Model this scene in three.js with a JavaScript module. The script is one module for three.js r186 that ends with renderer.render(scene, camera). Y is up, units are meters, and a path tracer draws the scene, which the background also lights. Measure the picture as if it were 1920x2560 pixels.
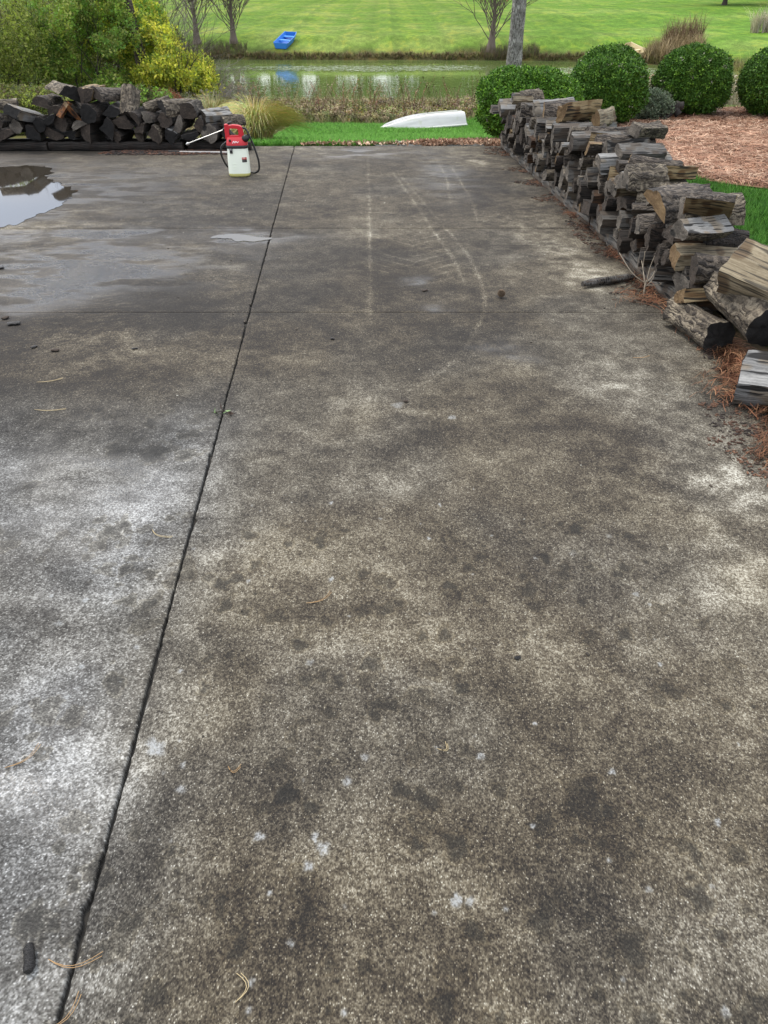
import * as THREE from 'three';
import { mergeGeometries } from 'three/addons/utils/BufferGeometryUtils.js';

// ---------------------------------------------------------------- camera, sky, sun, exposure
const scene = new THREE.Scene();
const camera = new THREE.PerspectiveCamera(68, 768 / 1024, 0.05, 900);
camera.position.set(0, 1.5, 0);
camera.rotation.order = 'YXZ';
camera.rotation.set(-33.5 * Math.PI / 180, 0, 0);

const renderer = new THREE.WebGLRenderer({ antialias: true });
renderer.toneMapping = THREE.LinearToneMapping;
renderer.toneMappingExposure = 1.56;
renderer.shadowMap.enabled = true;

// ---------------------------------------------------------------- random and noise
function rng(seed) { let a = seed >>> 0; return () => { a = (a + 0x6d2b79f5) | 0; let t = Math.imul(a ^ (a >>> 15), 1 | a); t = (t + Math.imul(t ^ (t >>> 7), 61 | t)) ^ t; return ((t ^ (t >>> 14)) >>> 0) / 4294967296; }; }
const LAT = new Float32Array(65536); { const r = rng(77); for (let i = 0; i < 65536; i++) LAT[i] = r(); }
function vn(x, y) {
  const xi = Math.floor(x), yi = Math.floor(y); let fx = x - xi, fy = y - yi;
  fx = fx * fx * (3 - 2 * fx); fy = fy * fy * (3 - 2 * fy);
  const x0 = xi & 255, x1 = (xi + 1) & 255, y0 = (yi & 255) << 8, y1 = ((yi + 1) & 255) << 8;
  const a = LAT[y0 | x0], b = LAT[y0 | x1], c = LAT[y1 | x0], d = LAT[y1 | x1];
  return a + (b - a) * fx + (c - a + (a - b - c + d) * fx) * fy;
}
function fbm(x, y, o = 4) { let s = 0, a = 0.5, n = 0; for (let i = 0; i < o; i++) { s += a * vn(x, y); n += a; a *= 0.5; x = x * 2.03 + 17.3; y = y * 2.03 + 9.1; } return s / n; }
function vn3(x, y, z) { const k = Math.floor(z), f = z - k, s = f * f * (3 - 2 * f); return vn(x + k * 37.7, y + k * 11.3) * (1 - s) + vn(x + (k + 1) * 37.7, y + (k + 1) * 11.3) * s; }
const clamp = (v, a = 0, b = 1) => Math.min(b, Math.max(a, v));
const sstep = (a, b, v) => { const t = clamp((v - a) / (b - a)); return t * t * (3 - 2 * t); };
const mix = (a, b, t) => a + (b - a) * t;
function curve(pts, v) { if (v >= pts[0][0]) return pts[0][1]; for (let i = 1; i < pts.length; i++) if (v >= pts[i][0]) return mix(pts[i - 1][1], pts[i][1], (v - pts[i - 1][0]) / (pts[i][0] - pts[i - 1][0])); return pts[pts.length - 1][1]; }
function curveUp(pts, v) { if (v <= pts[0][0]) return pts[0][1]; for (let i = 1; i < pts.length; i++) if (v <= pts[i][0]) return mix(pts[i - 1][1], pts[i][1], (v - pts[i - 1][0]) / (pts[i][0] - pts[i - 1][0])); return pts[pts.length - 1][1]; }
const V = (x, y, z) => new THREE.Vector3(x, y, z);

// overcast sky with broken soft cloud, brighter overhead
{
  const W = 512, H = 256, d = new Float32Array(W * H * 4), SUNAZ = Math.atan2(-14, -14) + Math.PI;          // the thin cloud glows round the hidden sun
  for (let j = 0; j < H; j++) for (let i = 0; i < W; i++) {
    const el = ((j + 0.5) / H - 0.5) * Math.PI, az = (i / W) * Math.PI * 2;
    const s = Math.max(0, Math.sin(el));
    const q = 2.2 / (s + 0.25), cx = Math.cos(az) * q, cz = Math.sin(az) * q;
    const c = fbm(cx + 40, cz + 40, 5), gap = sstep(0.52, 0.68, fbm(cx * 0.7 + 9, cz * 0.7 + 71, 4)) * 0.6;
    const cs = Math.sin(el) * 0.754 + Math.cos(el) * 0.656 * Math.cos(az - SUNAZ), glow = Math.exp(-Math.pow(Math.acos(clamp(cs, -1, 1)) / 0.8, 2));
    const L = (0.86 + 0.26 * s) * (0.76 + 0.48 * c) * (1 + 0.55 * glow);
    const o = (j * W + i) * 4;
    if (el < 0) { d[o] = 0.16; d[o + 1] = 0.17; d[o + 2] = 0.14; } else {
      d[o] = L * mix(1.0, 0.62, gap); d[o + 1] = L * mix(1.02, 0.78, gap); d[o + 2] = L * mix(1.06, 1.08, gap);
    }
    d[o + 3] = 1;
  }
  const t = new THREE.DataTexture(d, W, H, THREE.RGBAFormat, THREE.FloatType);
  t.mapping = THREE.EquirectangularReflectionMapping; t.magFilter = THREE.LinearFilter; t.minFilter = THREE.LinearFilter; t.wrapS = THREE.RepeatWrapping; t.needsUpdate = true;
  scene.background = t; scene.environment = t;
}
const sun = new THREE.DirectionalLight(0xfff1dd, 1.5);
sun.position.set(-14, 30, -22); sun.target.position.set(0, 0, -8); scene.add(sun, sun.target);
sun.castShadow = true; sun.shadow.radius = 24; sun.shadow.mapSize.set(2048, 2048);
Object.assign(sun.shadow.camera, { left: -60, right: 60, top: 60, bottom: -60, near: 1, far: 200 });
sun.name = 'sun';

// ---------------------------------------------------------------- helpers
const taken = new Map();
function numbered(n) { const k = taken.get(n) || 0; taken.set(n, k + 1); return k ? `${n}_${String(k).padStart(3, '0')}` : n; }
function tag(o, label, category, group) { o.userData.label = label; o.userData.category = category; if (group) o.userData.group = group; return o; }
function thing(name, label, category, group) { const g = new THREE.Group(); g.name = numbered(name); scene.add(g); return tag(g, label, category, group); }
function mesh(name, geo, mat, parent) { const m = new THREE.Mesh(geo, mat); m.name = parent ? name : numbered(name); m.castShadow = m.receiveShadow = true; (parent || scene).add(m); return m; }
function structure(name, geo, mat, parent) { const m = mesh(name, geo, mat, parent); m.userData.kind = 'structure'; return m; }
function instanced(name, geo, mat, list, parent, colors) {
  const m = new THREE.InstancedMesh(geo, mat, list.length); m.name = parent ? name : numbered(name); m.castShadow = m.receiveShadow = true;
  list.forEach((x, i) => m.setMatrixAt(i, x)); if (colors) colors.forEach((c, i) => m.setColorAt(i, c));
  m.userData.kind = 'stuff'; (parent || scene).add(m); return m;
}
const _q = new THREE.Quaternion(), _e = new THREE.Euler(), _s = new THREE.Vector3(), _p = new THREE.Vector3();
function mat4(x, y, z, rx, ry, rz, sx, sy = sx, sz = sx) { return new THREE.Matrix4().compose(_p.set(x, y, z), _q.setFromEuler(_e.set(rx, ry, rz)), _s.set(sx, sy, sz)); }
const lin = (r, g, b) => new THREE.Color().setRGB(r, g, b);

class MB {                                                       // mesh builder
  constructor(colors) { this.p = []; this.u = []; this.i = []; this.c = colors ? [] : null; this.col = [1, 1, 1]; }
  v(x, y, z, u = 0, w = 0) { this.p.push(x, y, z); this.u.push(u, w); if (this.c) this.c.push(...this.col); return this.p.length / 3 - 1; }
  quad(a, b, c, d) { this.i.push(a, b, c, a, c, d); }
  tri(a, b, c) { this.i.push(a, b, c); }
  tube(pts, r, sides = 6, cap = true) {
    const n = pts.length, base = this.p.length / 3; let len = 0; const up = V(0.31, 0.2, 0.93), t = V(), a = V(), b = V();
    for (let k = 0; k < n; k++) {
      t.copy(pts[Math.min(k + 1, n - 1)]).sub(pts[Math.max(k - 1, 0)]).normalize();
      a.crossVectors(t, Math.abs(t.dot(up)) > 0.95 ? V(1, 0, 0) : up).normalize(); b.crossVectors(t, a);
      if (k) len += pts[k].distanceTo(pts[k - 1]);
      const rr = Array.isArray(r) ? r[k] : r;
      for (let s = 0; s <= sides; s++) { const g = s / sides * Math.PI * 2, c = Math.cos(g) * rr, d = Math.sin(g) * rr; this.v(pts[k].x + a.x * c + b.x * d, pts[k].y + a.y * c + b.y * d, pts[k].z + a.z * c + b.z * d, s / sides * 6.28 * rr, len); }
    }
    const w = sides + 1;
    for (let k = 0; k < n - 1; k++) for (let s = 0; s < sides; s++) this.quad(base + k * w + s, base + k * w + s + 1, base + (k + 1) * w + s + 1, base + (k + 1) * w + s);
    if (cap) for (const k of [0, n - 1]) { const c = this.v(pts[k].x, pts[k].y, pts[k].z); for (let s = 0; s < sides; s++) this.tri(c, base + k * w + s, base + k * w + s + 1); }
    return this;
  }
  hexa(c) {                                                      // eight corners: 0-3 bottom ring, 4-7 top ring
    for (const f of [[0, 1, 2, 3], [7, 6, 5, 4], [0, 4, 5, 1], [1, 5, 6, 2], [2, 6, 7, 3], [3, 7, 4, 0]]) { const k = f.map((q, n) => this.v(c[q][0], c[q][1], c[q][2], n === 1 || n === 2 ? 1 : 0, n > 1 ? 1 : 0)); this.quad(k[0], k[1], k[2], k[3]); }
    return this;
  }
  box(x0, x1, y0, y1, z0, z1) { return this.hexa([[x0, y0, z0], [x1, y0, z0], [x1, y0, z1], [x0, y0, z1], [x0, y1, z0], [x1, y1, z0], [x1, y1, z1], [x0, y1, z1]]); }
  loft(rings, closed = true, capA = false, capB = false, uv = 1) {
    const base = this.p.length / 3, n = rings[0].length, w = closed ? n + 1 : n;
    rings.forEach((r, k) => { for (let s = 0; s < w; s++) { const q = r[s % n]; this.v(q[0], q[1], q[2], s / n * uv, k / rings.length * uv); } });
    for (let k = 0; k < rings.length - 1; k++) for (let s = 0; s < w - 1; s++) this.quad(base + k * w + s, base + k * w + s + 1, base + (k + 1) * w + s + 1, base + (k + 1) * w + s);
    for (const [on, r] of [[capA, rings[0]], [capB, rings[rings.length - 1]]]) if (on) {
      const m = [0, 1, 2].map((d) => r.reduce((s, q) => s + q[d], 0) / n), c = this.v(...m, 0.5, 0.5), ks = r.map((q) => this.v(q[0], q[1], q[2]));
      for (let s = 0; s < n; s++) this.tri(c, ks[s], ks[(s + 1) % n]);
    }
    return this;
  }
  geo() {
    const g = new THREE.BufferGeometry(); g.setAttribute('position', new THREE.Float32BufferAttribute(this.p, 3)); g.setAttribute('uv', new THREE.Float32BufferAttribute(this.u, 2));
    if (this.c) g.setAttribute('color', new THREE.Float32BufferAttribute(this.c, 3));
    g.setIndex(this.i); g.computeVertexNormals(); return g;
  }
}

const GAIN = 2.2;                                               // display value of a matt surface over its base colour in this light
const LUT = new Uint8Array(4096); for (let i = 0; i < 4096; i++) { const s = i / 4095; const l = (s <= 0.04045 ? s / 12.92 : Math.pow((s + 0.055) / 1.055, 2.4)) / GAIN; LUT[i] = Math.round(255 * (l <= 0.0031308 ? l * 12.92 : 1.055 * Math.pow(l, 1 / 2.4) - 0.055)); }
const enc = (v) => LUT[v <= 0 ? 0 : v >= 255 ? 4095 : (v * 16.0588) | 0];
function tex(W, H, f, { repeat, srgb = true, gain = true } = {}) {
  const d = new Uint8Array(W * H * 4), o = [0, 0, 0];
  for (let j = 0, k = 0; j < H; j++) for (let i = 0; i < W; i++, k += 4) {
    f((i + 0.5) / W, (j + 0.5) / H, o);
    for (let c = 0; c < 3; c++) d[k + c] = srgb && gain ? enc(o[c]) : clamp(o[c], 0, 255);
    d[k + 3] = 255;
  }
  const t = new THREE.DataTexture(d, W, H); t.magFilter = THREE.LinearFilter; t.minFilter = THREE.LinearMipmapLinearFilter; t.generateMipmaps = true;
  if (srgb) t.colorSpace = THREE.SRGBColorSpace; if (repeat) { t.wrapS = t.wrapT = THREE.RepeatWrapping; t.repeat.set(repeat, repeat); }
  t.needsUpdate = true; return t;
}
// tileable noise: frequencies are whole numbers that divide 256
const tn = (u, v, fx, fy, o = 0) => { const x = u * fx, y = v * fy, xi = Math.floor(x), yi = Math.floor(y); let a = x - xi, b = y - yi; a = a * a * (3 - 2 * a); b = b * b * (3 - 2 * b); const L = (p, q) => LAT[((((q % fy) + fy) % fy + o * 13) & 255) << 8 | ((((p % fx) + fx) % fx + o * 29) & 255)]; return mix(mix(L(xi, yi), L(xi + 1, yi), a), mix(L(xi, yi + 1), L(xi + 1, yi + 1), a), b); };

// ---------------------------------------------------------------- terrain
const WATER = -1.85;
const shorePts = [[-26, -37.5], [-16, -36.5], [-8, -37], [0, -37.5], [8, -37], [14, -38], [18.5, -41], [21.5, -47], [23, -55], [21.5, -62], [18, -66], [12, -69], [2, -70], [-8, -70.5], [-18, -71], [-30, -71], [-42, -66], [-48, -56], [-42, -43]];
const shore = new THREE.CatmullRomCurve3(shorePts.map(([x, z]) => V(x, 0, z)), true).getPoints(150).slice(0, -1).map((p) => [p.x + (vn(p.x * 0.5, p.z * 0.5) - 0.5) * 0.8, p.z + (vn(p.x * 0.45 + 9, p.z * 0.45) - 0.5) * 0.8]);
function shoreDist(x, z) {
  let best = 1e9, inside = false;
  for (let i = 0, n = shore.length, j = n - 1; i < n; j = i++) {
    const [ax, az] = shore[j], [bx, bz] = shore[i], dx = bx - ax, dz = bz - az, t = clamp(((x - ax) * dx + (z - az) * dz) / (dx * dx + dz * dz));
    const ex = x - ax - dx * t, ez = z - az - dz * t, q = ex * ex + ez * ez; if (q < best) best = q;
    if ((az > z) !== (bz > z) && x < ax + (z - az) / (bz - az) * dx) inside = !inside;
  }
  return (inside ? -1 : 1) * Math.sqrt(best);
}
const nearC = [[8, -0.05], [-11, -0.045], [-11.4, -0.05], [-14, -0.336], [-17, -0.64], [-21, -0.99], [-24, -1.23], [-30, -1.5], [-36, -1.76], [-42, -1.9]];
const nearR = [[8, -0.045], [-15.5, -0.03], [-20, -0.5], [-28, -1.3], [-36, -1.76], [-42, -1.9]];
const farP = [[0, 0], [0.4, 0.2], [6, 1.45], [40, 3.45], [90, 5.2], [160, 7.3], [330, 10]];
function groundY(x, z) {
  if (z > -30) return mix(curve(nearC, z), curve(nearR, z), sstep(1.7, 3.4, x)) + (z < -11.2 ? (fbm(x * 0.6, z * 0.6, 3) - 0.5) * 0.06 * sstep(-11.2, -13, z) : 0);
  const sd = shoreDist(x, z);
  if (sd < 0) return WATER - Math.min(1.3, -sd * 0.3) - 0.01;
  const n = mix(curve(nearC, z), curve(nearR, z), sstep(1.7, 3.4, x));
  const f = WATER + curveUp(farP, sd) + (fbm(x * 0.05, z * 0.05, 3) - 0.5) * 0.8 * sstep(3, 30, sd);
  return Math.max(WATER + 0.01 + Math.min(sd, 1) * 0.06, mix(n, f, sstep(-39, -52, z)));
}
const grassTex = tex(1024, 1024, (u, v, o) => {
  const a = tn(u, v, 128, 64, 1), b = tn(u, v, 32, 16, 2), c = tn(u, v, 8, 8, 3), d = tn(u, v, 256, 256, 4), e = tn(u, v, 16, 4, 6);
  const k = 0.72 + 0.3 * a * d + 0.16 * b + 0.14 * (c - 0.3) + 0.07 * (e - 0.5), y = sstep(0.5, 0.85, b * 0.5 + e * 0.5);
  o[0] = 226 * k + 18 * y; o[1] = 232 * k; o[2] = 222 * k - 14 * y;
}, { repeat: 1 / 9, gain: false });
{
  const xs = [], zs = [];
  for (let i = -110; i <= 110; i++) { const t = i / 110; xs.push(Math.sign(t) * (Math.abs(t) * 26 + Math.pow(Math.abs(t), 3.5) * 220)); }
  for (let z = 9; z > -11; z -= 1) zs.push(z);
  for (let z = -11, s = 0.35; z > -420; z -= s) { zs.push(z); if (z < -26) s = 0.8; if (z < -36) s = 1; if (z < -85) s *= 1.05; }
  const m = new MB(true);
  for (const z of zs) for (const x of xs) {
    const y = groundY(x, z), sd = z < -28 ? shoreDist(x, z) : 9;
    const n1 = fbm(x * 0.12 + 5, z * 0.12, 4), n2 = fbm(x * 0.7, z * 0.25 + 40, 3);
    let r = 0.06, g = 0.2, b = 0.016;                        // mown lawn
    if (z < -36) { const t = sstep(0.42, 0.68, n2 * 0.55 + n1 * 0.45), w = sstep(30, 4, x); r = 0.15 + 0.06 * t + 0.02 * w * n1; g = 0.285 + 0.025 * t - 0.02 * w; b = 0.042 + 0.03 * t; }
    const bank = z < -45 ? sstep(3.2, 0.4, sd + (n2 - 0.5) * 3) : sstep(-22.6, -24.5, z + (n1 - 0.5) * 2.4);
    r = mix(r, 0.085, bank); g = mix(g, 0.072, bank); b = mix(b, 0.032, bank);
    if (z > -11.2) { const t = z > -2.5 ? sstep(1.8, 1.95, x) : sstep(2.1, 2.4, x - (z > -4.2 ? 0.1 : 0)); r = mix(0.04, r, t); g = mix(0.032, g, t); b = mix(0.024, b, t); }
    if (x < -1.85 && z > -14.2 && z < -10.5) { r = 0.04; g = 0.034; b = 0.02; }
    if (x < -2.3 && z > -26 && z <= -14.2) { r = 0.085 * (0.6 + n2); g = 0.08 * (0.6 + n2); b = 0.035; }
    if (sd < 0) { r = 0.05; g = 0.05; b = 0.025; }
    m.col = [r * (0.8 + 0.4 * n1), g * (0.8 + 0.4 * n1), b * (0.8 + 0.4 * n1)]; m.v(x, y, z, x, z);
  }
  const w = xs.length; for (let j = 0; j < zs.length - 1; j++) for (let i = 0; i < w - 1; i++) m.quad(j * w + i, j * w + i + 1, (j + 1) * w + i + 1, (j + 1) * w + i);
  structure('ground', m.geo(), new THREE.MeshPhysicalMaterial({ map: grassTex, vertexColors: true, roughness: 1, specularIntensity: 0.15 }));
}
// pond
{
  const X0 = -52, X1 = 28, Z0 = -74, Z1 = -34;
  const bump = tex(2048, 1024, (u, v, o) => {
    const x = mix(X0, X1, u), z = mix(Z0, Z1, v), wx = x + (fbm(x * 0.2, z * 0.2, 2) - 0.5) * 8, wz = z + (fbm(x * 0.11 + 7, z * 0.3, 3) - 0.5) * 4;
    let k = 0.02;
    k += 1.1 * Math.exp(-Math.pow((wz + 61) / 2.6, 2)) * sstep(-30, -20, wx) * sstep(11, 2, wx);
    k += 0.9 * sstep(10.5, 13, wx) * sstep(-62, -58, wz);
    k *= 0.75 + 0.4 * vn(x * 0.5, z * 1.2);
    const n = vn(x * 2.6 + 3, z * 2.1) * 0.55 + vn(x * 6.3, z * 5.1 + 5) * 0.45 - 0.5;
    o[0] = o[1] = o[2] = 128 + 200 * n * Math.min(k, 1);
  }, { srgb: false });
  const s = new THREE.Shape(shore.map(([x, z]) => new THREE.Vector2(x, -z))), g = new THREE.ShapeGeometry(s); g.rotateX(-Math.PI / 2);
  const p = g.attributes.position, uv = g.attributes.uv; for (let i = 0; i < p.count; i++) uv.setXY(i, (p.getX(i) - X0) / (X1 - X0), (p.getZ(i) - Z0) / (Z1 - Z0));
  const w = structure('pond_water', g, new THREE.MeshPhysicalMaterial({ color: lin(0.12, 0.175, 0.05), roughness: 0.05, ior: 1.333, bumpMap: bump, bumpScale: 0.22 }));
  w.position.y = WATER;
}

// ---------------------------------------------------------------- concrete driveway
const jointX = (z) => -0.5436 + 0.0577 * z;
const paleSheenBlobs = [[-1.05,-2.44,0.45,0.55,0.70],[-0.83,-1.25,0.23,0.24,0.75],[-0.88,-1.77,0.37,0.49,0.45],[-0.74,-0.89,0.14,0.20,0.40],[-0.61,-0.69,0.10,0.10,0.30],[1.25,-2.48,0.21,0.20,1.00],[1.13,-1.88,0.13,0.33,0.60],[1.28,-3.43,0.58,0.50,0.35],[1.21,-3.03,0.31,0.61,0.35],[1.37,-6.71,0.43,0.85,0.70],[1.34,-5.56,0.37,0.87,0.70],[1.41,-4.91,0.18,0.50,0.50],[1.06,-9.91,0.33,0.47,0.90],[1.41,-8.58,0.24,0.78,0.60],[0.04,-3.12,0.21,0.14,0.45],[0.04,-2.51,0.14,0.10,0.50],[0.53,-1.50,0.16,0.14,0.50],[0.10,-1.77,0.28,0.28,0.20],[-0.16,-1.40,0.30,0.24,0.25],[-0.14,-4.37,0.16,0.33,0.30],[-0.05,-0.94,0.20,0.15,0.30],[0.15,-0.79,0.12,0.05,0.30],[0.28,-0.71,0.19,0.07,0.25],[0.52,-0.67,0.13,0.07,0.30],[-1.14,-10.82,0.42,0.47,0.90],[-3.71,-9.74,0.33,0.26,0.30],[-1.80,-7.65,0.66,1.29,0.25],[-2.72,-6.54,0.96,0.13,0.45],[-1.17,-3.92,0.65,0.27,0.35],[-1.63,-3.73,0.38,0.32,0.35],[-0.56,-1.23,0.05,0.03,0.80],[0.90,-1.25,0.07,0.17,0.30]];  // pale concrete; the lower-left blobs paint sky sheen into the colour
const darkBlobs = [[-4.2,-8.0,1.55,1.8,1.1],[-1.89,-4.91,0.78,0.60,0.50],[-1.47,-3.27,0.76,0.47,0.90],[-1.52,-2.90,0.24,0.21,0.80],[-1.19,-4.72,0.23,0.56,0.40],[0.06,-5.11,0.43,1.09,0.45],[0.29,-3.67,0.59,0.50,0.40],[0.94,-3.12,0.25,0.29,0.50],[0.90,-3.79,0.29,0.39,0.35],[0.19,-2.14,0.40,0.51,0.35],[0.49,-1.77,0.28,0.33,0.40],[0.19,-1.25,0.32,0.32,0.35],[0.45,-1.09,0.13,0.11,0.60],[-0.22,-1.10,0.06,0.05,0.80],[0.06,-2.77,0.11,0.16,0.50],[-0.92,-2.71,0.11,0.10,0.90],[-1.10,-2.73,0.08,0.07,0.80],[-0.97,-1.96,0.22,0.25,0.35],[-0.83,-1.61,0.12,0.10,0.50],[-0.24,-0.84,0.19,0.12,0.35],[-0.20,-0.69,0.17,0.07,0.45],[0.45,-0.89,0.24,0.15,0.35],[-0.73,-0.79,0.05,0.14,0.30],[0.10,-8.33,0.76,1.51,0.35],[1.04,-7.86,0.41,1.60,0.35],[0.40,-10.08,1.13,0.63,0.40],[-2.65,-8.85,1.25,1.11,0.30],[1.00,-2.28,0.25,0.63,0.30]];
const wetBlobs = [[-4.2,-8.0,1.5,1.7,1.0],[-2.30,-5.22,0.51,0.44,0.80],[-1.90,-5.45,0.82,0.53,0.60],[-2.23,-4.72,0.26,0.28,0.70],[-1.95,-6.23,0.96,0.21,0.80],[-1.09,-6.18,0.26,0.15,1.00],[-1.07,-2.51,0.43,0.50,0.50],[-0.83,-1.25,0.19,0.20,0.60],[-0.72,-0.84,0.11,0.19,0.40],[0.64,-3.78,0.11,0.10,0.70],[0.22,-5.06,0.08,0.10,0.60],[0.34,-4.50,0.07,0.07,0.60],[-0.35,-10.44,0.70,0.44,0.60],[0.65,-8.85,0.30,1.11,0.40]];
const SX0 = -6.4, SX1 = 1.9, SZ0 = -11.1, SZ1 = 0.9, GW = 420, GH = 600;
function field(blobs) { const a = new Float32Array(GW * GH); for (let j = 0; j < GH; j++) for (let i = 0; i < GW; i++) { const x = mix(SX0, SX1, i / (GW - 1)), z = mix(SZ0, SZ1, j / (GH - 1)); let s = 0; for (const [cx, cz, rx, rz, k] of blobs) { const dx = (x - cx) / rx, dz = (z - cz) / rz, q = dx * dx + dz * dz; if (q < 7) s += k * Math.exp(-q * 0.9); } a[j * GW + i] = s; } return a; }
const fl = field(paleSheenBlobs), fd = field(darkBlobs), fw = field(wetBlobs);
function look(a, x, z) { const u = clamp((x - SX0) / (SX1 - SX0)) * (GW - 1.001), v = clamp((z - SZ0) / (SZ1 - SZ0)) * (GH - 1.001), i = u | 0, j = v | 0, f = u - i, g = v - j, k = j * GW + i; return (a[k] * (1 - f) + a[k + 1] * f) * (1 - g) + (a[k + GW] * (1 - f) + a[k + GW + 1] * f) * g; }
// tyre tracks: polylines on the slab, drawn as pale scuffed lines
const tracks = [[[-0.2, -10.44], [-0.12, -6.71], [-0.09, -5.11], [-0.08, -3.99]], [[0.06, -9.74], [0.32, -7.86], [0.5, -6.54], [0.61, -5.69], [0.64, -5.01], [0.61, -4.54], [0.48, -3.99], [0.3, -3.55], [0.08, -3.28], [-0.12, -3.1]], [[0.03, -9.74], [0.39, -6.54], [0.53, -5.11], [0.52, -4.63]], [[0.75, -10.2], [0.8, -8.6], [0.82, -7.4], [0.78, -6.4]], [[0.62, -10.2], [0.66, -8.6], [0.6, -7.2]]];
const trackA = new Float32Array(GW * 2 * GH * 2);
for (const t of tracks) { const c = new THREE.CatmullRomCurve3(t.map(([x, z]) => V(x, 0, z))).getPoints(900); for (const p of c) { const i = Math.round((p.x - SX0) / (SX1 - SX0) * (GW * 2 - 1)), j = Math.round((p.z - SZ0) / (SZ1 - SZ0) * (GH * 2 - 1)), s = sstep(0, 1.2, p.z - t[0][1]) * sstep(0, 0.7, t[t.length - 1][1] - p.z); for (let a = -3; a <= 3; a++) { const k = j * GW * 2 + i + a; trackA[k] = Math.max(trackA[k] || 0, s * [1, 0.6, 0.2, 0.06][Math.abs(a)]); } } }
function lookT(x, z) { const u = (x - SX0) / (SX1 - SX0) * (GW * 2 - 1), v = (z - SZ0) / (SZ1 - SZ0) * (GH * 2 - 1), i = u | 0, j = v | 0; if (i < 1 || j < 1 || i > GW * 2 - 3 || j > GH * 2 - 3) return 0; const f = u - i, g = v - j, k = j * GW * 2 + i; return (trackA[k] * (1 - f) + trackA[k + 1] * f) * (1 - g) + (trackA[k + GW * 2] * (1 - f) + trackA[k + GW * 2 + 1] * f) * g; }
// single stains: dark drip marks and pale lichen or paint spots, each with a ragged outline
const SPX = 1300, SPZ = 1400, spotD = new Float32Array(SPX * SPZ), spotL = new Float32Array(SPX * SPZ), spX = (x) => (x + 3.3) / 5.2 * SPX, spZ = (z) => (z + 4.7) / 5.6 * SPZ;
{
  const r = rng(2024);
  const put = (arr, x, z, R, k) => { const s = SPX / 5.2, n = Math.ceil(R * 1.7 * s), ci = Math.round(spX(x)), cj = Math.round(spZ(z)), q = r() * 50; for (let dj = -n; dj <= n; dj++) for (let di = -n; di <= n; di++) { const i = ci + di, j = cj + dj; if (i < 1 || j < 1 || i > SPX - 2 || j > SPZ - 2) continue; const d = Math.hypot(di, dj * 0.9) / (R * s), th = Math.atan2(dj, di), e = 1 + (vn(Math.cos(th) * 1.6 + q, Math.sin(th) * 1.6 + q) - 0.5) * 1.1 + (vn(di * 0.16 + q, dj * 0.16) - 0.5) * 0.7, v = k * sstep(e, e * 0.45, d); const o = j * SPX + i; if (v > arr[o]) arr[o] = v; } };
  for (let n = 0; n < 1500; n++) { const left = r() < 0.65, z = -0.5 - Math.pow(r(), 1.2) * (left ? 2.6 : 1.7), x = left ? jointX(z) - r() * 1.3 : jointX(z) + r() * 1.6; const d = vn(x * 2.4 + 8, z * 2.4); if (d < 0.38) continue; put(spotD, x, z, 0.006 + 0.03 * Math.pow(r(), 2.2), 0.35 + 0.5 * r()); }
  for (const [x, z, R, k] of [[-0.22, -1.1, 0.035, 1], [-0.17, -1.06, 0.022, 0.8], [0.45, -1.09, 0.06, 0.55], [-0.92, -2.7, 0.07, 0.8], [-1.1, -2.73, 0.055, 0.7], [-0.8, -2.68, 0.05, 0.5], [0.5, -1.05, 0.02, 0.8], [-0.83, -0.84, 0.03, 0.6], [-1.33, -2.45, 0.03, 0.8]]) put(spotD, x, z, R, k);
  for (let n = 0; n < 130; n++) { const z = -0.55 - r() * 1.9, x = jointX(z) - 0.4 + r() * 1.9; put(spotL, x, z, 0.003 + 0.011 * Math.pow(r(), 2), 0.35 + 0.6 * r()); }
  for (const [x, z, R, k] of [[-0.56, -1.23, 0.045, 0.8], [0.145, -0.845, 0.022, 1], [0.17, -0.845, 0.018, 0.8], [-0.13, -0.96, 0.03, 0.7], [-0.27, -0.99, 0.02, 0.8], [-0.09, -1.13, 0.02, 0.7], [-0.05, -1.2, 0.02, 0.6], [-0.16, -0.92, 0.018, 0.8], [-0.18, -0.76, 0.02, 0.9], [0.3, -3.02, 0.04, 0.6], [0.06, -3.15, 0.06, 0.5], [0.62, -2.02, 0.03, 0.3]]) put(spotL, x, z, R * 0.62, k);
}
const spot = (arr, x, z) => { const u = spX(x), v = spZ(z); if (u < 0 || v < 0 || u >= SPX - 1 || v >= SPZ - 1) return 0; const i = u | 0, j = v | 0, f = u - i, g = v - j, k = j * SPX + i; return (arr[k] * (1 - f) + arr[k + 1] * f) * (1 - g) + (arr[k + SPX] * (1 - f) + arr[k + SPX + 1] * f) * g; };
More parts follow.
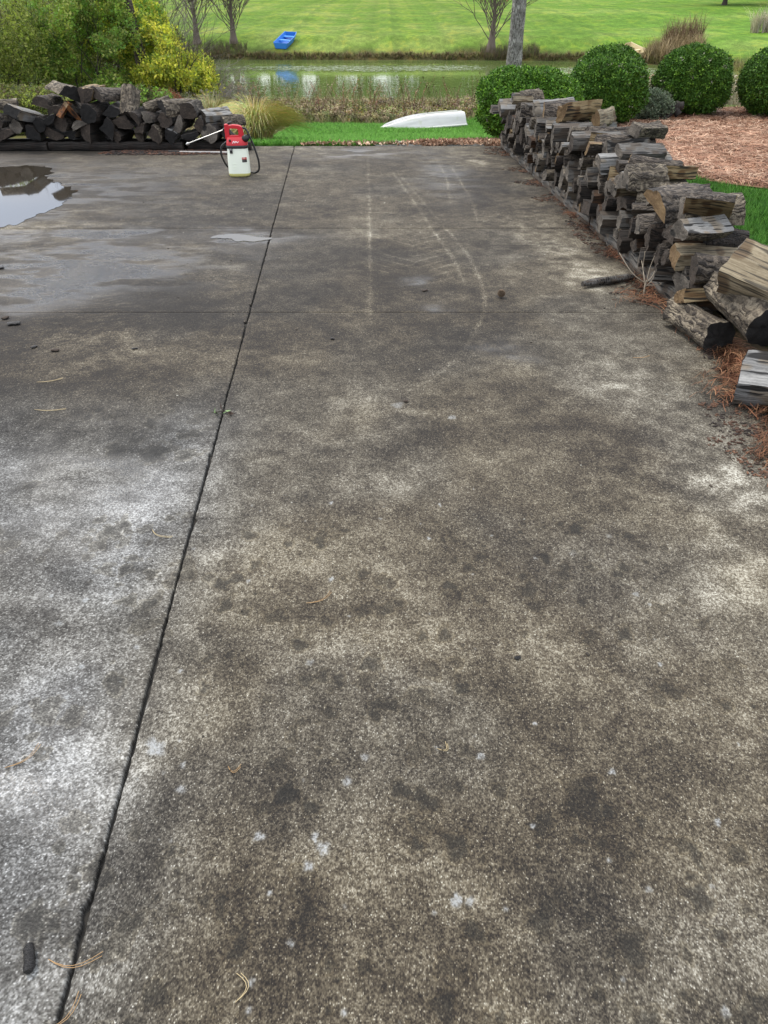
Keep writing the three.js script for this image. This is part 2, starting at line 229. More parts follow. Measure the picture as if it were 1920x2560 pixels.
function concrete(x, z, o) {
  const w1 = fbm(x * 5 + 3, z * 5, 3) - 0.5, w2 = fbm(x * 5 + 61, z * 5 + 20, 3) - 0.5, wx = x + w1 * 0.26, wz = z + w2 * 0.3;
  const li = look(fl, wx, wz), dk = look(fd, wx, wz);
  const big = fbm(x * 1.1 + 7, z * 1.1 + 3, 3), mid = fbm(x * 4.5, z * 4.5 + 90, 3), sm = fbm(x * 14 + 5, z * 14, 2), fine = fbm(x * 45 + 5, z * 45, 2), f1 = sstep(0.25, 0.75, vn(x * 170, z * 170)), f2 = sstep(0.2, 0.8, vn(x * 390 + 9, z * 390)), f3 = LAT[((x * 700 + 9000) & 255) | (((z * 560 + 9000) & 255) << 8)];
  const L = x < jointX(z), nearT = sstep(-3.1, -1.3, z);
  let t = 0.24 + nearT * (L ? 0.24 : 0.1) + (big - 0.5) * 0.4 + (mid - 0.5) * 0.44 + (sm - 0.5) * 0.4 + li * (L && z > -3.2 ? 0.5 : 0.8) * (0.22 + 0.55 * sstep(0.2, 0.8, sm * 0.6 + mid * 0.4) * (0.6 + 0.4 * f1)) - dk * (0.14 + 0.2 * mid);  // extra paleness near left of the joint is painted sky reflection
  // damp that has soaked in beyond the middle joint, with a drawn-out ragged edge
  if (z < -2.9) { const d = sstep(0.44, 0.54, fbm(wx * 0.85 + 12, wz * 0.7 + 4, 4)) * sstep(-2.9, -3.5, z); t -= d * (L ? 0.24 : 0.17); }
  t += lookT(x + w1 * 0.02, z + w2 * 0.05) * (0.17 + 0.3 * f1 * sstep(0.3, 0.6, mid));
  if (x > -0.15 && x < 0.6 && z > -7 && z < -4.3) { const c = Math.abs(x - 0.22), e = sstep(0.36, 0.2, c) * sstep(-7, -6.2, z) * sstep(-4.3, -5, z); t += e * 0.2 * sstep(0.5, 0.95, Math.sin((z + c * 0.9 + w1 * 0.04) * 42)) * sstep(0.42, 0.6, mid); }
  // water-laid ripple lines in the silt left of the long joint
  if (x < -0.9 && z < -3.6 && z > -6.4) { const e = sstep(0.42, 0.62, fbm(x * 1.7 + 30, z * 1.7, 3)); t += e * 0.2 * (Math.sin((z * 1.0 + x * 0.5 + w1 * 0.3) * 75 + w2 * 20) > 0.2 ? -1 : 0.35) * (0.3 + mid); }
  t += (fine - 0.5) * 0.24 + (f1 - 0.5) * 0.23 + (f2 - 0.5) * 0.46 + (f3 - 0.5) * 0.4;
  if (f3 > 0.975) t += 0.6;
  t = clamp(t, -0.3, 1.35);
  const left = sstep(jointX(z) + 0.3, jointX(z) - 0.2, x) * sstep(-3.6, -2.7, z), hue = fbm(x * 1.6 + 50, z * 1.6 + 8, 3);
  const a = [60, 51, 38], b = [123, 113, 93], c = [206, 199, 179];
  for (let k = 0; k < 3; k++) o[k] = t < 0.5 ? mix(a[k], b[k], t * 2) : mix(b[k], c[k], t * 2 - 1);
  const grey = clamp(left * 0.66 + sstep(0.44, 0.68, hue) * 0.2), m = (o[0] + o[1] + o[2]) / 3; o[0] = mix(o[0], m * 0.985, grey); o[1] = mix(o[1], m, grey); o[2] = mix(o[2], m * 1.015, grey);  // grey cast on the near left imitates reflected sky in the colour
  const sd = spot(spotD, x, z) * (0.75 + 0.5 * f1); if (sd > 0.01) { const k = 1 - 0.5 * Math.min(sd, 1.2); o[0] *= k; o[1] *= k * 0.985; o[2] *= k * 0.95; }
  const sl = spot(spotL, x, z) * (0.6 + 0.6 * f2); if (sl > 0.01) { const k = Math.min(0.85, sl); o[0] = mix(o[0], 206, k); o[1] = mix(o[1], 211, k); o[2] = mix(o[2], 214, k); }
}
const grain = tex(1024, 1024, (u, v, o) => { const a = tn(u, v, 256, 256, 1), b = tn(u, v, 128, 128, 2), c = tn(u, v, 32, 32, 5); o[0] = o[1] = o[2] = 255 * clamp(a * 0.5 + b * 0.35 + c * 0.15 - (a > 0.9 ? 0.4 : 0)); }, { srgb: false });
grain.wrapS = grain.wrapT = THREE.RepeatWrapping;
const driveway = new THREE.Group(); driveway.name = 'driveway'; driveway.userData.kind = 'structure'; driveway.userData.label = 'stained damp concrete driveway in panels'; scene.add(driveway);
function panel(side, za, zb, TW, TH, seed) {                     // za far, zb near
  const r = rng(seed), left = side < 0, x0 = left ? SX0 : jointX(za) - 0.03, x1 = left ? jointX(zb) + 0.03 : 1.82;
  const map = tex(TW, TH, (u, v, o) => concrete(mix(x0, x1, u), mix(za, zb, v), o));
  const rough = tex(512, 512, (u, v, o) => { const x = mix(x0, x1, u), z = mix(za, zb, v), w = look(fw, x + (fbm(x * 6, z * 6, 3) - 0.5) * 0.2, z + (fbm(x * 6 + 9, z * 6, 3) - 0.5) * 0.25) * (0.25 + 0.95 * sstep(0.36, 0.66, fbm(x * 3.5, z * 8 + 4, 4))); o[0] = 0; o[1] = 255 * clamp(0.92 - 0.95 * w, 0.08, 1); o[2] = 0; }, { srgb: false });
  const bm = grain.clone(); bm.repeat.set((x1 - x0) / 0.75, (zb - za) / 0.75);
  const m = new MB(), rows = Math.round((zb - za) / 0.014), gap = 0.0042; let chip = 0;
  for (let j = 0; j <= rows; j++) {
    let z = mix(za + 0.0028, zb - 0.0028, j / rows); if (zb > 0) z = mix(za + 0.0028, zb, j / rows); if (r() < 0.012) chip = 0.006 + r() * 0.012; chip *= 0.72;
    const e = gap + (r() - 0.5) * 0.0035 + chip + (vn(z * 4, seed) - 0.5) * 0.004, je = jointX(z) + (left ? -e : e), oe = left ? SX0 : 1.8;
    const y = j === 0 || j === rows ? -0.003 : 0, cols = left ? [[oe, -0.12], [oe, 0], [je - 0.012, 0], [je - 0.003, -0.001], [je, -0.006], [je, -0.12]] : [[je, -0.12], [je, -0.006], [je + 0.003, -0.001], [je + 0.012, 0], [oe, 0], [oe, -0.12]];
    for (const [x, yy] of cols) m.v(x, yy + (yy > -0.05 ? y : 0), z, (x - x0) / (x1 - x0), (z - za) / (zb - za));
  }
  for (let j = 0; j < rows; j++) for (let i = 0; i < 5; i++) m.quad(j * 6 + i, (j + 1) * 6 + i, (j + 1) * 6 + i + 1, j * 6 + i + 1);
  for (const j of [0, rows]) { const z = m.p[(j * 6 + 2) * 3 + 2], a = m.p[j * 18], b = m.p[(j * 6 + 5) * 3]; const k = [[a, -0.003], [b, -0.003], [b, -0.12], [a, -0.12]].map(([x, y]) => m.v(x, y, z, (x - x0) / (x1 - x0), j ? 1 : 0)); m.quad(...k); }
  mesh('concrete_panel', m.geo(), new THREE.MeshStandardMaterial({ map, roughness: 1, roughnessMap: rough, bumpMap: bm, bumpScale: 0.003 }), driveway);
}
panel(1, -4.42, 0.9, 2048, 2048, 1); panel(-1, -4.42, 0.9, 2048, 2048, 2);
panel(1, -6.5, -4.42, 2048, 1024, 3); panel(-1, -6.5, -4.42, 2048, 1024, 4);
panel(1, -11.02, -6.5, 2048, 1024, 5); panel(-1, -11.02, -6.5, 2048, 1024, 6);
{
  const t = tex(512, 512, (u, v, o) => concrete(mix(-6.4, 1.8, u) + 20, mix(0.9, 8, v), o));
  const m = new MB().box(-6.4, 1.8, -0.12, 0, 0.906, 8); mesh('concrete_panel', m.geo(), new THREE.MeshStandardMaterial({ map: t, roughness: 0.8 }), driveway);
  const f = new MB(), r = rng(12), N = 500; for (let j = 0; j <= N; j++) { const z = mix(-11, 0.9, j / N), x = jointX(z), y = -0.012 - r() * 0.006; f.v(x - 0.03, y, z); f.v(x, y - 0.003, z); f.v(x + 0.03, y, z); if (j) for (const a of [0, 1]) f.quad((j - 1) * 3 + a, j * 3 + a, j * 3 + a + 1, (j - 1) * 3 + a + 1); }
  mesh('joint_filler', f.geo(), new THREE.MeshStandardMaterial({ color: lin(0.018, 0.016, 0.013), roughness: 0.9 }), driveway);
}
// puddles
function puddle(pts, label, y) {
  const c = new THREE.CatmullRomCurve3(pts.map(([x, z]) => V(x, 0, z)), true).getPoints(220).slice(0, -1);
  const s = new THREE.Shape(c.map((p, i) => new THREE.Vector2(p.x + (fbm(p.x * 9, p.z * 9, 3) - 0.5) * 0.16, -p.z + (fbm(p.x * 9 + 30, p.z * 9, 3) - 0.5) * 0.2)));
  const g = new THREE.ShapeGeometry(s); g.rotateX(-Math.PI / 2);
  const m = structure('puddle', g, new THREE.MeshPhysicalMaterial({ color: lin(0.035, 0.03, 0.023), roughness: 0.035, ior: 1.333 })); m.position.y = y; m.userData.label = label;
}
puddle([[-6.2, -8.4], [-5.2, -9.3], [-4.37, -9.4], [-4.0, -9.46], [-3.7, -9.1], [-3.62, -8.75], [-3.3, -8.38], [-3.1, -8.1], [-2.98, -7.6], [-3.02, -7.15], [-3.1, -6.62], [-3.4, -6.35], [-4.4, -6.4], [-5.8, -7]], 'large rain puddle left of the sprayer', 0.003);
puddle([[-1.37, -6.21], [-1.3, -6.29], [-1.07, -6.26], [-0.86, -6.14], [-0.95, -6.06], [-1.19, -6.1]], 'small shallow puddle against the long joint', 0.003);

// ---------------------------------------------------------------- wood materials
const grainTex = (A, B, C, dark, o2, k) => tex(512, 512, (u, v, o) => {                         // grain runs along u
  const w = v + (tn(u, v, 4, 8, o2) - 0.5) * 0.03, a = tn(u, w, 4, 64, o2 + 1), b = tn(u, w, 8, 128, o2 + 2), c = tn(u, v, 2, 8, o2 + 3), d = tn(u, v, 64, 256, o2 + 4), p = tn(u, v, 8, 8, o2 + 5);
  const crack = sstep(0.64, 0.8, a) * dark; let t = clamp(0.05 + 0.55 * b + 0.5 * c + 0.35 * (d - 0.5)); const q = sstep(0.5, 0.8, p) * k;
  for (let i = 0; i < 3; i++) o[i] = mix(mix(A[i], B[i], t), C[i], q) * (1 - 0.75 * crack);
}, { repeat: 2 });
const grainBump = tex(512, 512, (u, v, o) => { const w = v + (tn(u, v, 4, 8, 1) - 0.5) * 0.03, a = tn(u, w, 4, 64, 2), b = tn(u, w, 8, 128, 3); o[0] = o[1] = o[2] = 255 * clamp(0.35 + 0.4 * b - 0.6 * sstep(0.66, 0.86, a) + 0.3 * tn(u, v, 4, 16, 7)); }, { srgb: false, repeat: 2 });
const barkH = (u, v) => { const w = v + (tn(u, v, 8, 8, 3) - 0.5) * 0.05 + (tn(u, v, 32, 16, 6) - 0.5) * 0.02, a = tn(u, w, 8, 64, 4), b = tn(u, w, 16, 32, 8), k = tn(u + w * 0.1, v, 32, 16, 9), c = tn(u, v, 128, 128, 5); return clamp(sstep(0.25, 0.6, a) * 0.45 + sstep(0.3, 0.6, b) * 0.35 + sstep(0.15, 0.4, k) * 0.2 - 0.12 + (c - 0.5) * 0.3); };
const barkTex = (A, B, o2) => tex(512, 512, (u, v, o) => { const h = barkH(u, v), p = tn(u, v, 4, 4, o2), l = sstep(0.62, 0.8, tn(u, v, 16, 16, o2 + 1)); for (let i = 0; i < 3; i++) o[i] = mix(A[i], B[i], clamp(h * (0.55 + 0.7 * p))) + l * h * 16; }, { repeat: 2 });
const barkBump = tex(512, 512, (u, v, o) => { o[0] = o[1] = o[2] = 255 * barkH(u, v); }, { srgb: false, repeat: 2 });
const endTex = (A, B, o2) => tex(512, 512, (u, v, o) => {
  const x = u - 0.5 + (tn(u, v, 8, 8, o2) - 0.5) * 0.03, y = v - 0.5 + (tn(u, v, 8, 8, o2 + 1) - 0.5) * 0.03, R = Math.hypot(x, y), th = Math.atan2(y, x);
  const ring = 0.5 + 0.5 * Math.sin(R * 260), n = fbm(u * 40 + o2, v * 40, 3), ck = sstep(0.86, 0.95, vn(th * 5 + o2 * 7, R * 3)), saw = vn(u * 6 + o2, v * 90);
  const t = clamp(0.1 + n * 0.7 + ring * 0.16 + (saw - 0.5) * 0.3 + (fbm(u * 6, v * 6 + o2, 3) - 0.5) * 0.8); for (let i = 0; i < 3; i++) o[i] = mix(A[i], B[i], t) * (1 - 0.7 * ck);
});
const wm = (map, bump, s, rough = 0.88) => new THREE.MeshStandardMaterial({ map, bumpMap: bump, bumpScale: s, roughness: rough });
const M = {
  grey: wm(grainTex([104, 104, 104], [196, 196, 194], [150, 128, 98], 1, 1, 0.5), grainBump, 0.006),
  grey2: wm(grainTex([72, 70, 68], [150, 146, 140], [92, 76, 60], 1, 5, 0.6), grainBump, 0.006),
  tan: wm(grainTex([150, 122, 84], [222, 200, 156], [120, 84, 48], 0.8, 9, 0.7), grainBump, 0.005),
  pale: wm(grainTex([136, 120, 94], [208, 194, 164], [116, 94, 68], 0.6, 13, 0.8), grainBump, 0.005),
  brown: wm(grainTex([58, 40, 28], [124, 88, 56], [40, 30, 25], 1, 17, 0.7), grainBump, 0.007),
  rust: wm(grainTex([110, 62, 28], [190, 124, 62], [70, 42, 24], 1, 21, 0.6), grainBump, 0.008),
  dark: wm(grainTex([34, 30, 28], [86, 78, 72], [50, 36, 28], 1, 25, 0.6), grainBump, 0.006),
  bark: wm(barkTex([34, 28, 24], [138, 126, 112], 3), barkBump, 0.014),
  barkPale: wm(barkTex([52, 44, 36], [196, 182, 158], 9), barkBump, 0.014),
  barkDark: wm(barkTex([22, 18, 16], [84, 70, 60], 6), barkBump, 0.014),
  endGrey: wm(endTex([76, 70, 64], [178, 168, 155], 2), null, 0), endDark: wm(endTex([36, 30, 26], [122, 107, 94], 5), null, 0), endBlack: wm(endTex([8, 8, 9], [56, 52, 50], 8), null, 0), endTan: wm(endTex([120, 92, 60], [186, 156, 112], 11), null, 0),
};
for (const k of ['endGrey', 'endDark', 'endBlack', 'endTan']) { M[k].bumpMap = grain; M[k].bumpScale = 0.004; }

// ---------------------------------------------------------------- firewood
// a log lies along its own x axis; its section is a round, a half, a quarter or a slab with unit mean radius
function section(kind, r) {                                      // strips of [y, z], each with the surface it shows
  const arc = (a0, a1, R, n, cy, cz) => Array.from({ length: n + 1 }, (_, i) => { const a = mix(a0, a1, i / n); return [cy + Math.sin(a) * R, cz + Math.cos(a) * R]; });
  const line = (a, b, n) => Array.from({ length: n + 1 }, (_, i) => [mix(a[0], b[0], i / n), mix(a[1], b[1], i / n)]);
  if (kind === 'round') return [['bark', arc(0, Math.PI * 2, 1, 22, 0, 0)]];
  if (kind === 'half') { const R = 1.28, s = arc(0.12, Math.PI - 0.12, R, 13, -0.5, 0); return [['bark', s], ['split', line(s[13], s[0], 7)]]; }
  if (kind === 'quarter') { const R = 1.75, d = 0.72 + r() * 0.2, s = arc(Math.PI / 2 - d, Math.PI / 2 + d, R, 9, -0.95, 0), q = [-0.95 + r() * 0.15, (r() - 0.5) * 0.25]; return [['bark', s], ['split', line(s[9], q, 6)], ['split', line(q, s[0], 6)]]; }
  const h = 0.62 + r() * 0.2, w = 1.15 + r() * 0.2, k = 0.15 + r() * 0.2, c = [[h, -w + k], [h * 0.85, w], [-h, w - k], [-h * 0.9, -w]];
  return [0, 1, 2, 3].map((i) => ['split', line(c[i], c[(i + 1) % 4], i % 2 ? 3 : 7)]);
}
function logGeo(kind, seed, rough = 1, bend = 0.05) {            // unit length, unit radius
  const r = rng(seed), strips = section(kind, r), NX = 15, out = { bark: [], split: [], ends: [] }, ring = [[], []], tilt = [(r() - 0.5) * 0.9, (r() - 0.5) * 0.9], tp = (r() - 0.5) * 0.25;
  const q = (x, y, z) => { const a = Math.atan2(y, z), b1 = Math.sin(x * 3 + seed) * bend, k = 1 + tp * x + rough * ((vn(a * 2.2 + seed * 3.1 + 40, x * 1.6 + seed) - 0.5) * 0.2 + (vn(a * 9 + seed + 60, x * 2.2) - 0.5) * 0.13 + (vn(a * 16 + 90, x * 22 + seed) - 0.5) * 0.05), s = Math.abs(x) > 0.499 ? 1 : 0; return [x + (s ? (tilt[x > 0 ? 0 : 1] * y * 0.05 + (vn(y * 4 + seed, z * 4) - 0.5) * 0.035) : 0), y * k + b1, z * k + Math.cos(x * 2.4 + seed * 2) * bend]; };
  for (const [surf, pts] of strips) {
    const m = new MB();
    for (let i = 0; i <= NX; i++) { const x = i / NX - 0.5; let per = 0; pts.forEach(([y, z], k) => { if (k) per += Math.hypot(y - pts[k - 1][0], z - pts[k - 1][1]); m.v(...q(x, y, z), x * 0.45 + seed * 0.37, per * 0.08 + seed * 0.13); }); }
    const w = pts.length; for (let i = 0; i < NX; i++) for (let k = 0; k < w - 1; k++) m.quad(i * w + k, i * w + k + 1, (i + 1) * w + k + 1, (i + 1) * w + k);
    out[surf].push(m.geo()); for (const e of [0, 1]) pts.slice(0, -1).forEach(([y, z]) => ring[e].push([y, z]));
  }
  for (const e of [0, 1]) {
    const m = new MB(), x = e ? 0.5 : -0.5, R = ring[e], n = R.length, cy = R.reduce((s, p) => s + p[0], 0) / n, cz = R.reduce((s, p) => s + p[1], 0) / n;
    const K = 4; for (let k = 0; k <= K; k++) for (let i = 0; i <= n; i++) { const [y, z] = R[i % n], t = k / K; const Y = mix(cy, y, t), Z = mix(cz, z, t), P = q(x, k === K ? y : Y, k === K ? z : Z); if (k < K) P[0] += (vn(Y * 5 + seed, Z * 5) - 0.5) * 0.02 * (e ? 1 : -1); m.v(P[0], P[1], P[2], Z * 0.22 + 0.5 + (seed % 5) * 0.03, Y * 0.22 + 0.5 + (seed % 3) * 0.04); }
    for (let k = 0; k < K; k++) for (let i = 0; i < n; i++) { const a = k * (n + 1) + i; m.quad(a, a + 1, a + n + 2, a + n + 1); }
    out.ends.push(m.geo());
  }
  return { bark: out.bark.length ? mergeGeometries(out.bark) : null, split: out.split, ends: out.ends };
}
const variants = { round: [], half: [], quarter: [], slab: [] };
for (const k in variants) for (let s = 0; s < 7; s++) variants[k].push(logGeo(k, s * 7 + k.length * 3 + 1, 1.5, 0.05));
function log(label, kind, vi, mats, pos, rot, L, r, group, flat = 1) {
  const g = thing('firewood_log', label, 'log', group), v = variants[kind][vi % 7], hold = g;
  const put = (n, geo, mat) => { const m = mesh(n, geo, mat, hold); m.scale.set(L, r, r * flat); return m; };
  if (v.bark) put('bark', v.bark, mats[0]);
  v.split.forEach((s) => put('split_face', s, mats[1]));
  v.ends.forEach((e) => put('cut_end', e, mats[2]));
  g.position.set(...pos); g.rotation.order = 'YZX'; g.rotation.set(...rot); return g;
}
const ord = (n) => ['first', 'second', 'third', 'fourth', 'fifth', 'sixth', 'seventh', 'eighth', 'ninth', 'tenth', 'eleventh', 'twelfth', 'thirteenth', 'fourteenth', 'fifteenth', 'sixteenth', 'seventeenth', 'eighteenth', 'nineteenth', 'twentieth'][n - 1] || (n < 100 ? `${n}${n % 10 === 1 && n % 100 !== 11 ? 'st' : n % 10 === 2 && n % 100 !== 12 ? 'nd' : n % 10 === 3 && n % 100 !== 13 ? 'rd' : 'th'}` : `${n}th`);
// logs dropped one by one into a pile: each comes to rest as low as the ones below let it
function pack(a, b, floor, profile, seed, rmin, rmax) {
  const r = rng(seed), cs = [];
  const rest = (s, R) => { let y = floor + R; for (const c of cs) { const d = Math.abs(c.s - s), q = (c.r + R) * 0.97; if (d < q) y = Math.max(y, c.y + Math.sqrt(q * q - d * d)); } return y; };
  let miss = 0;
  while (miss < 60 && cs.length < 330) {
    const R = mix(rmin, rmax, Math.pow(r(), 1.4)); let best = null;
    for (let s = a + R; s <= b - R; s += 0.008) { const y = rest(s, R); if (y + R * 0.6 > profile(s)) continue; const k = y + (r() - 0.5) * 0.02; if (!best || k < best.k) best = { s, y, k }; }
    if (!best) { miss++; continue; } cs.push({ s: best.s, y: best.y, r: R });
  }
  return { cs, rest };
}
const looks = {
  greyEnd: ['weathered grey', [M.bark, M.grey2, M.endGrey]], darkEnd: ['dark', [M.barkDark, M.dark, M.endDark]], brown: ['brown', [M.bark, M.brown, M.endDark]], rust: ['orange-brown rotting', [M.barkDark, M.rust, M.endDark]], silver: ['silver grey', [M.barkPale, M.grey, M.endGrey]], tan: ['tan', [M.bark, M.tan, M.endTan]], black: ['black wet', [M.barkDark, M.dark, M.endBlack]],
};
function rowsOf(cs, floor, h) { const rows = new Map(); for (const c of cs) { const k = Math.max(0, Math.round((c.y - floor - 0.07) / h)); c.row = k; if (!rows.has(k)) rows.set(k, []); rows.get(k).push(c); } for (const l of rows.values()) l.sort((p, q) => p.s - q.s); return rows; }
const rowName = (k) => k === 0 ? 'bottom' : `${ord(k + 1)}`;

// right-hand pile: logs lie across (along x), pile runs along z; s = distance ahead of the camera
const frontX = (s) => curveUp([[2.8, 1.6], [3.9, 1.66], [4.7, 1.7], [5.6, 1.68], [7, 1.65], [8.7, 1.58], [10.9, 1.5]], s);
const rightTop = (s) => curveUp([[3.95, 0.16], [4.3, 0.3], [4.8, 0.38], [5.3, 0.4], [6.0, 0.4], [6.8, 0.5], [7.6, 0.6], [8.4, 0.6], [9.3, 0.52], [10.2, 0.5], [10.9, 0.34]], s);
const rp = pack(4.1, 10.95, 0.1, rightTop, 5, 0.05, 0.08);
{
  const r = rng(31), rows = rowsOf(rp.cs, 0.1, 0.115), used = new Set();
  for (const [k, list] of rows) list.forEach((c, i) => {
    const u = r(), lk = c.s < 5.6 ? (u < 0.2 ? 'rust' : u < 0.42 ? 'brown' : u < 0.58 ? 'darkEnd' : u < 0.7 ? 'tan' : 'greyEnd') : (u < 0.42 ? 'greyEnd' : u < 0.62 ? 'darkEnd' : u < 0.8 ? 'silver' : u < 0.95 ? 'brown' : 'tan');
    const kind = r() < 0.58 ? 'quarter' : r() < 0.45 ? 'half' : r() < 0.5 ? 'slab' : 'round', L = 0.36 + r() * 0.14, [word, ms] = looks[lk];
    log(`${word} ${kind === 'round' ? 'round' : 'split'} log, ${rowName(k)} row of right woodpile, ${ord(i + 1)} from near end`, kind, (r() * 7) | 0, ms, [frontX(c.s) + L / 2 + (r() - 0.4) * 0.15, c.y, -c.s], [r() * 6.28, (r() - 0.5) * 0.34, (r() - 0.5) * 0.12], L, c.r * 0.98, 'logs in the right woodpile');
  });
}
// left-hand pile: logs point at the camera, pile runs along x
const leftTop = (s) => curveUp([[-6, 0.46], [-5, 0.44], [-4.5, 0.38], [-4.2, 0.46], [-4, 0.52], [-3.8, 0.52], [-3.55, 0.5], [-3.35, 0.5], [-3.15, 0.5], [-2.95, 0.48], [-2.8, 0.46], [-2.7, 0.42], [-2.5, 0.44], [-2.38, 0.4], [-2.2, 0.3], [-1.95, 0.22], [-1.85, 0.12]], s);
const lp = pack(-6, -1.88, 0.1, leftTop, 9, 0.072, 0.12);
{
  const r = rng(47), rows = rowsOf(lp.cs, 0.1, 0.15);
  for (const [k, list] of rows) list.forEach((c, i) => {
    const u = r(), lk = u < 0.3 ? 'black' : u < 0.58 ? 'darkEnd' : u < 0.78 ? 'brown' : u < 0.93 ? 'greyEnd' : 'silver';
    const kind = r() < 0.5 ? 'quarter' : r() < 0.55 ? 'half' : 'round', L = 0.4 + r() * 0.1; let [word, ms] = looks[lk]; ms = [ms[0], ms[1], r() < 0.4 ? M.endBlack : r() < 0.65 ? M.endDark : M.endGrey];
    log(`${word} ${kind === 'round' ? 'round' : 'split'} log, ${rowName(k)} row of left woodpile, ${ord(i + 1)} from the left`, kind, (r() * 7) | 0, ms, [c.s, c.y, -10.58 - L / 2 + (r() - 0.3) * 0.1], [r() * 6.28, Math.PI / 2 + (r() - 0.5) * 0.4, (r() - 0.5) * 0.1], L, c.r, 'logs in the left woodpile');
  });
}
// the named logs that lie on top of or in front of the right-hand pile
const G1 = 'logs on top of the right woodpile';
function topLog(label, kind, vi, ms, s, L, r, dx = 0, yaw = 0, roll = 0, flat = 1, pitch = 0, up = 0) { const y = rp.rest(s, r); rp.cs.push({ s, y, r }); return log(label, kind, vi, ms, [frontX(s) + L / 2 + dx, y + up, -s], [roll, yaw, pitch], L, r, G1, flat); }
topLog('long silver grey split log with a tan patch, overhanging right of pile', 'half', 1, [M.grey, M.grey, M.endGrey], 6.35, 0.54, 0.085, -0.02, 0.03, 0.3);
topLog('grooved silver grey split log lying crosswise on low part of pile', 'half', 3, [M.grey, M.grey, M.endGrey], 5.72, 0.44, 0.088, -0.03, 0.06, -0.2);
topLog('thick dark bark log behind the overhanging silver log', 'round', 2, [M.bark, M.bark, M.endDark], 6.78, 0.46, 0.085, 0.06, -0.1, 0);
topLog('shaggy pale bark slab lying on right end of dark bark log', 'slab', 4, [M.barkPale, M.barkPale, M.endGrey], 6.72, 0.26, 0.06, 0.32, 0.35, 0.2);
topLog('bright tan split log angled across the others below first boxwood', 'quarter', 2, [M.tan, M.tan, M.endTan], 8.15, 0.42, 0.082, 0.04, 0.5, 2.2);
topLog('tan split log with brown end in mid pile', 'quarter', 5, [M.bark, M.tan, M.endTan], 8.4, 0.4, 0.08, -0.02, -0.12, 0.6);
topLog('pale tan wedge log leaning on the tan split logs', 'quarter', 0, [M.pale, M.pale, M.endTan], 7.85, 0.34, 0.066, 0.24, 0.9, 1.4);
topLog('brown weathered log at right behind tan splits', 'half', 6, [M.bark, M.brown, M.endDark], 7.45, 0.5, 0.07, 0.16, 0.04, 0.1);
topLog('dark grey split log under the tan splits', 'slab', 1, [M.grey2, M.grey2, M.endDark], 7.15, 0.44, 0.075, -0.04, -0.05, 0.1);
topLog('silver grey split log on far half of pile', 'quarter', 4, [M.grey, M.grey, M.endGrey], 9.1, 0.44, 0.08, 0.02, 0.1, 1);
topLog('grey split log next to twisted bark logs', 'half', 5, [M.bark, M.grey, M.endGrey], 9.5, 0.42, 0.075, -0.03, -0.15, 0.4);
topLog('twisted shaggy bark log at top of far end', 'half', 2, [M.barkPale, M.barkPale, M.endGrey], 9.9, 0.46, 0.075, 0.08, 0.45, 0.3);
topLog('silver barked forked log, highest at far end', 'round', 6, [M.barkPale, M.grey, M.endGrey], 10.2, 0.44, 0.062, 0.05, -0.3, 0);
topLog('square ended grey log at far corner of pile', 'slab', 3, [M.grey, M.grey, M.endGrey], 10.5, 0.36, 0.08, -0.1, 0.1, 0.5);
topLog('grey half log poking left from far end of pile', 'half', 0, [M.grey2, M.grey, M.endGrey], 10.85, 0.42, 0.075, -0.14, 0.05, 0);
topLog('pale tan split log at top near the grass', 'slab', 5, [M.pale, M.pale, M.endDark], 5.05, 0.32, 0.07, 0.05, 0.35, 0.15);
topLog('pale split log beside the pale tan log', 'half', 4, [M.bark, M.pale, M.endGrey], 4.85, 0.34, 0.062, 0.05, 0.12, 3.3);
topLog('brown half round log pointing at the lawn', 'half', 6, [M.brown, M.brown, M.endDark], 4.66, 0.38, 0.066, -0.02, 0.1, 0.1);
topLog('light grey split log with tan underside near the lawn', 'slab', 2, [M.pale, M.pale, M.endTan], 4.44, 0.36, 0.068, -0.02, -0.04, 0.2);
topLog('dark charred stub poking out over the lawn', 'quarter', 3, [M.barkDark, M.brown, M.endBlack], 4.5, 0.24, 0.05, 0.16, -0.05, 1, 1, 0, -0.03);
topLog('rough bark log above the big beam-like split', 'round', 4, [M.bark, M.bark, M.endDark], 4.18, 0.4, 0.08, 0.02, -0.12, 0);
topLog('thin loose bark strip lying between the silver logs', 'slab', 6, [M.barkPale, M.barkPale, M.endGrey], 6.03, 0.4, 0.045, 0.08, 0.06, 0.05);
topLog('shaggy dark bark strip between the silver logs', 'slab', 0, [M.bark, M.bark, M.endDark], 6.02, 0.46, 0.05, 0.04, -0.06, 0.05);
{
  const r = rng(555), sp = []; for (let k = 0; k < 52; k++) sp.push(4.35 + 6.4 * (k + r()) / 52);
  sp.filter((s) => rp.rest(s, 0.045) < (s < 5.5 ? 0.52 : 0.62)).forEach((s, k) => { if (rp.rest(s, 0.045) > (s < 5.5 ? 0.56 : 0.66)) return; const u = r(), [word, ms] = u < 0.3 ? looks.silver : u < 0.55 ? looks.greyEnd : u < 0.68 ? ['tan', [M.bark, M.tan, M.endTan]] : u < 0.8 ? ['pale', [M.barkPale, M.pale, M.endGrey]] : ['shaggy bark', [M.barkPale, M.bark, M.endGrey]];
    topLog(`small ${word} split loose on right woodpile, ${ord(k + 1)} loose piece from near end`, s < 5.6 ? (r() < 0.6 ? 'quarter' : 'half') : r() < 0.5 ? 'slab' : r() < 0.5 ? 'quarter' : 'half', (r() * 7) | 0, ms, s, 0.24 + r() * 0.18, (s < 5.6 ? 0.048 : 0.03) + r() * 0.03, (s < 5.5 ? r() * 0.12 - 0.08 : r() * 0.2 - 0.06), (r() - 0.5) * 1.0, r() * 6.28, 0.8 + r() * 0.6, (r() - 0.5) * 0.16); });
}
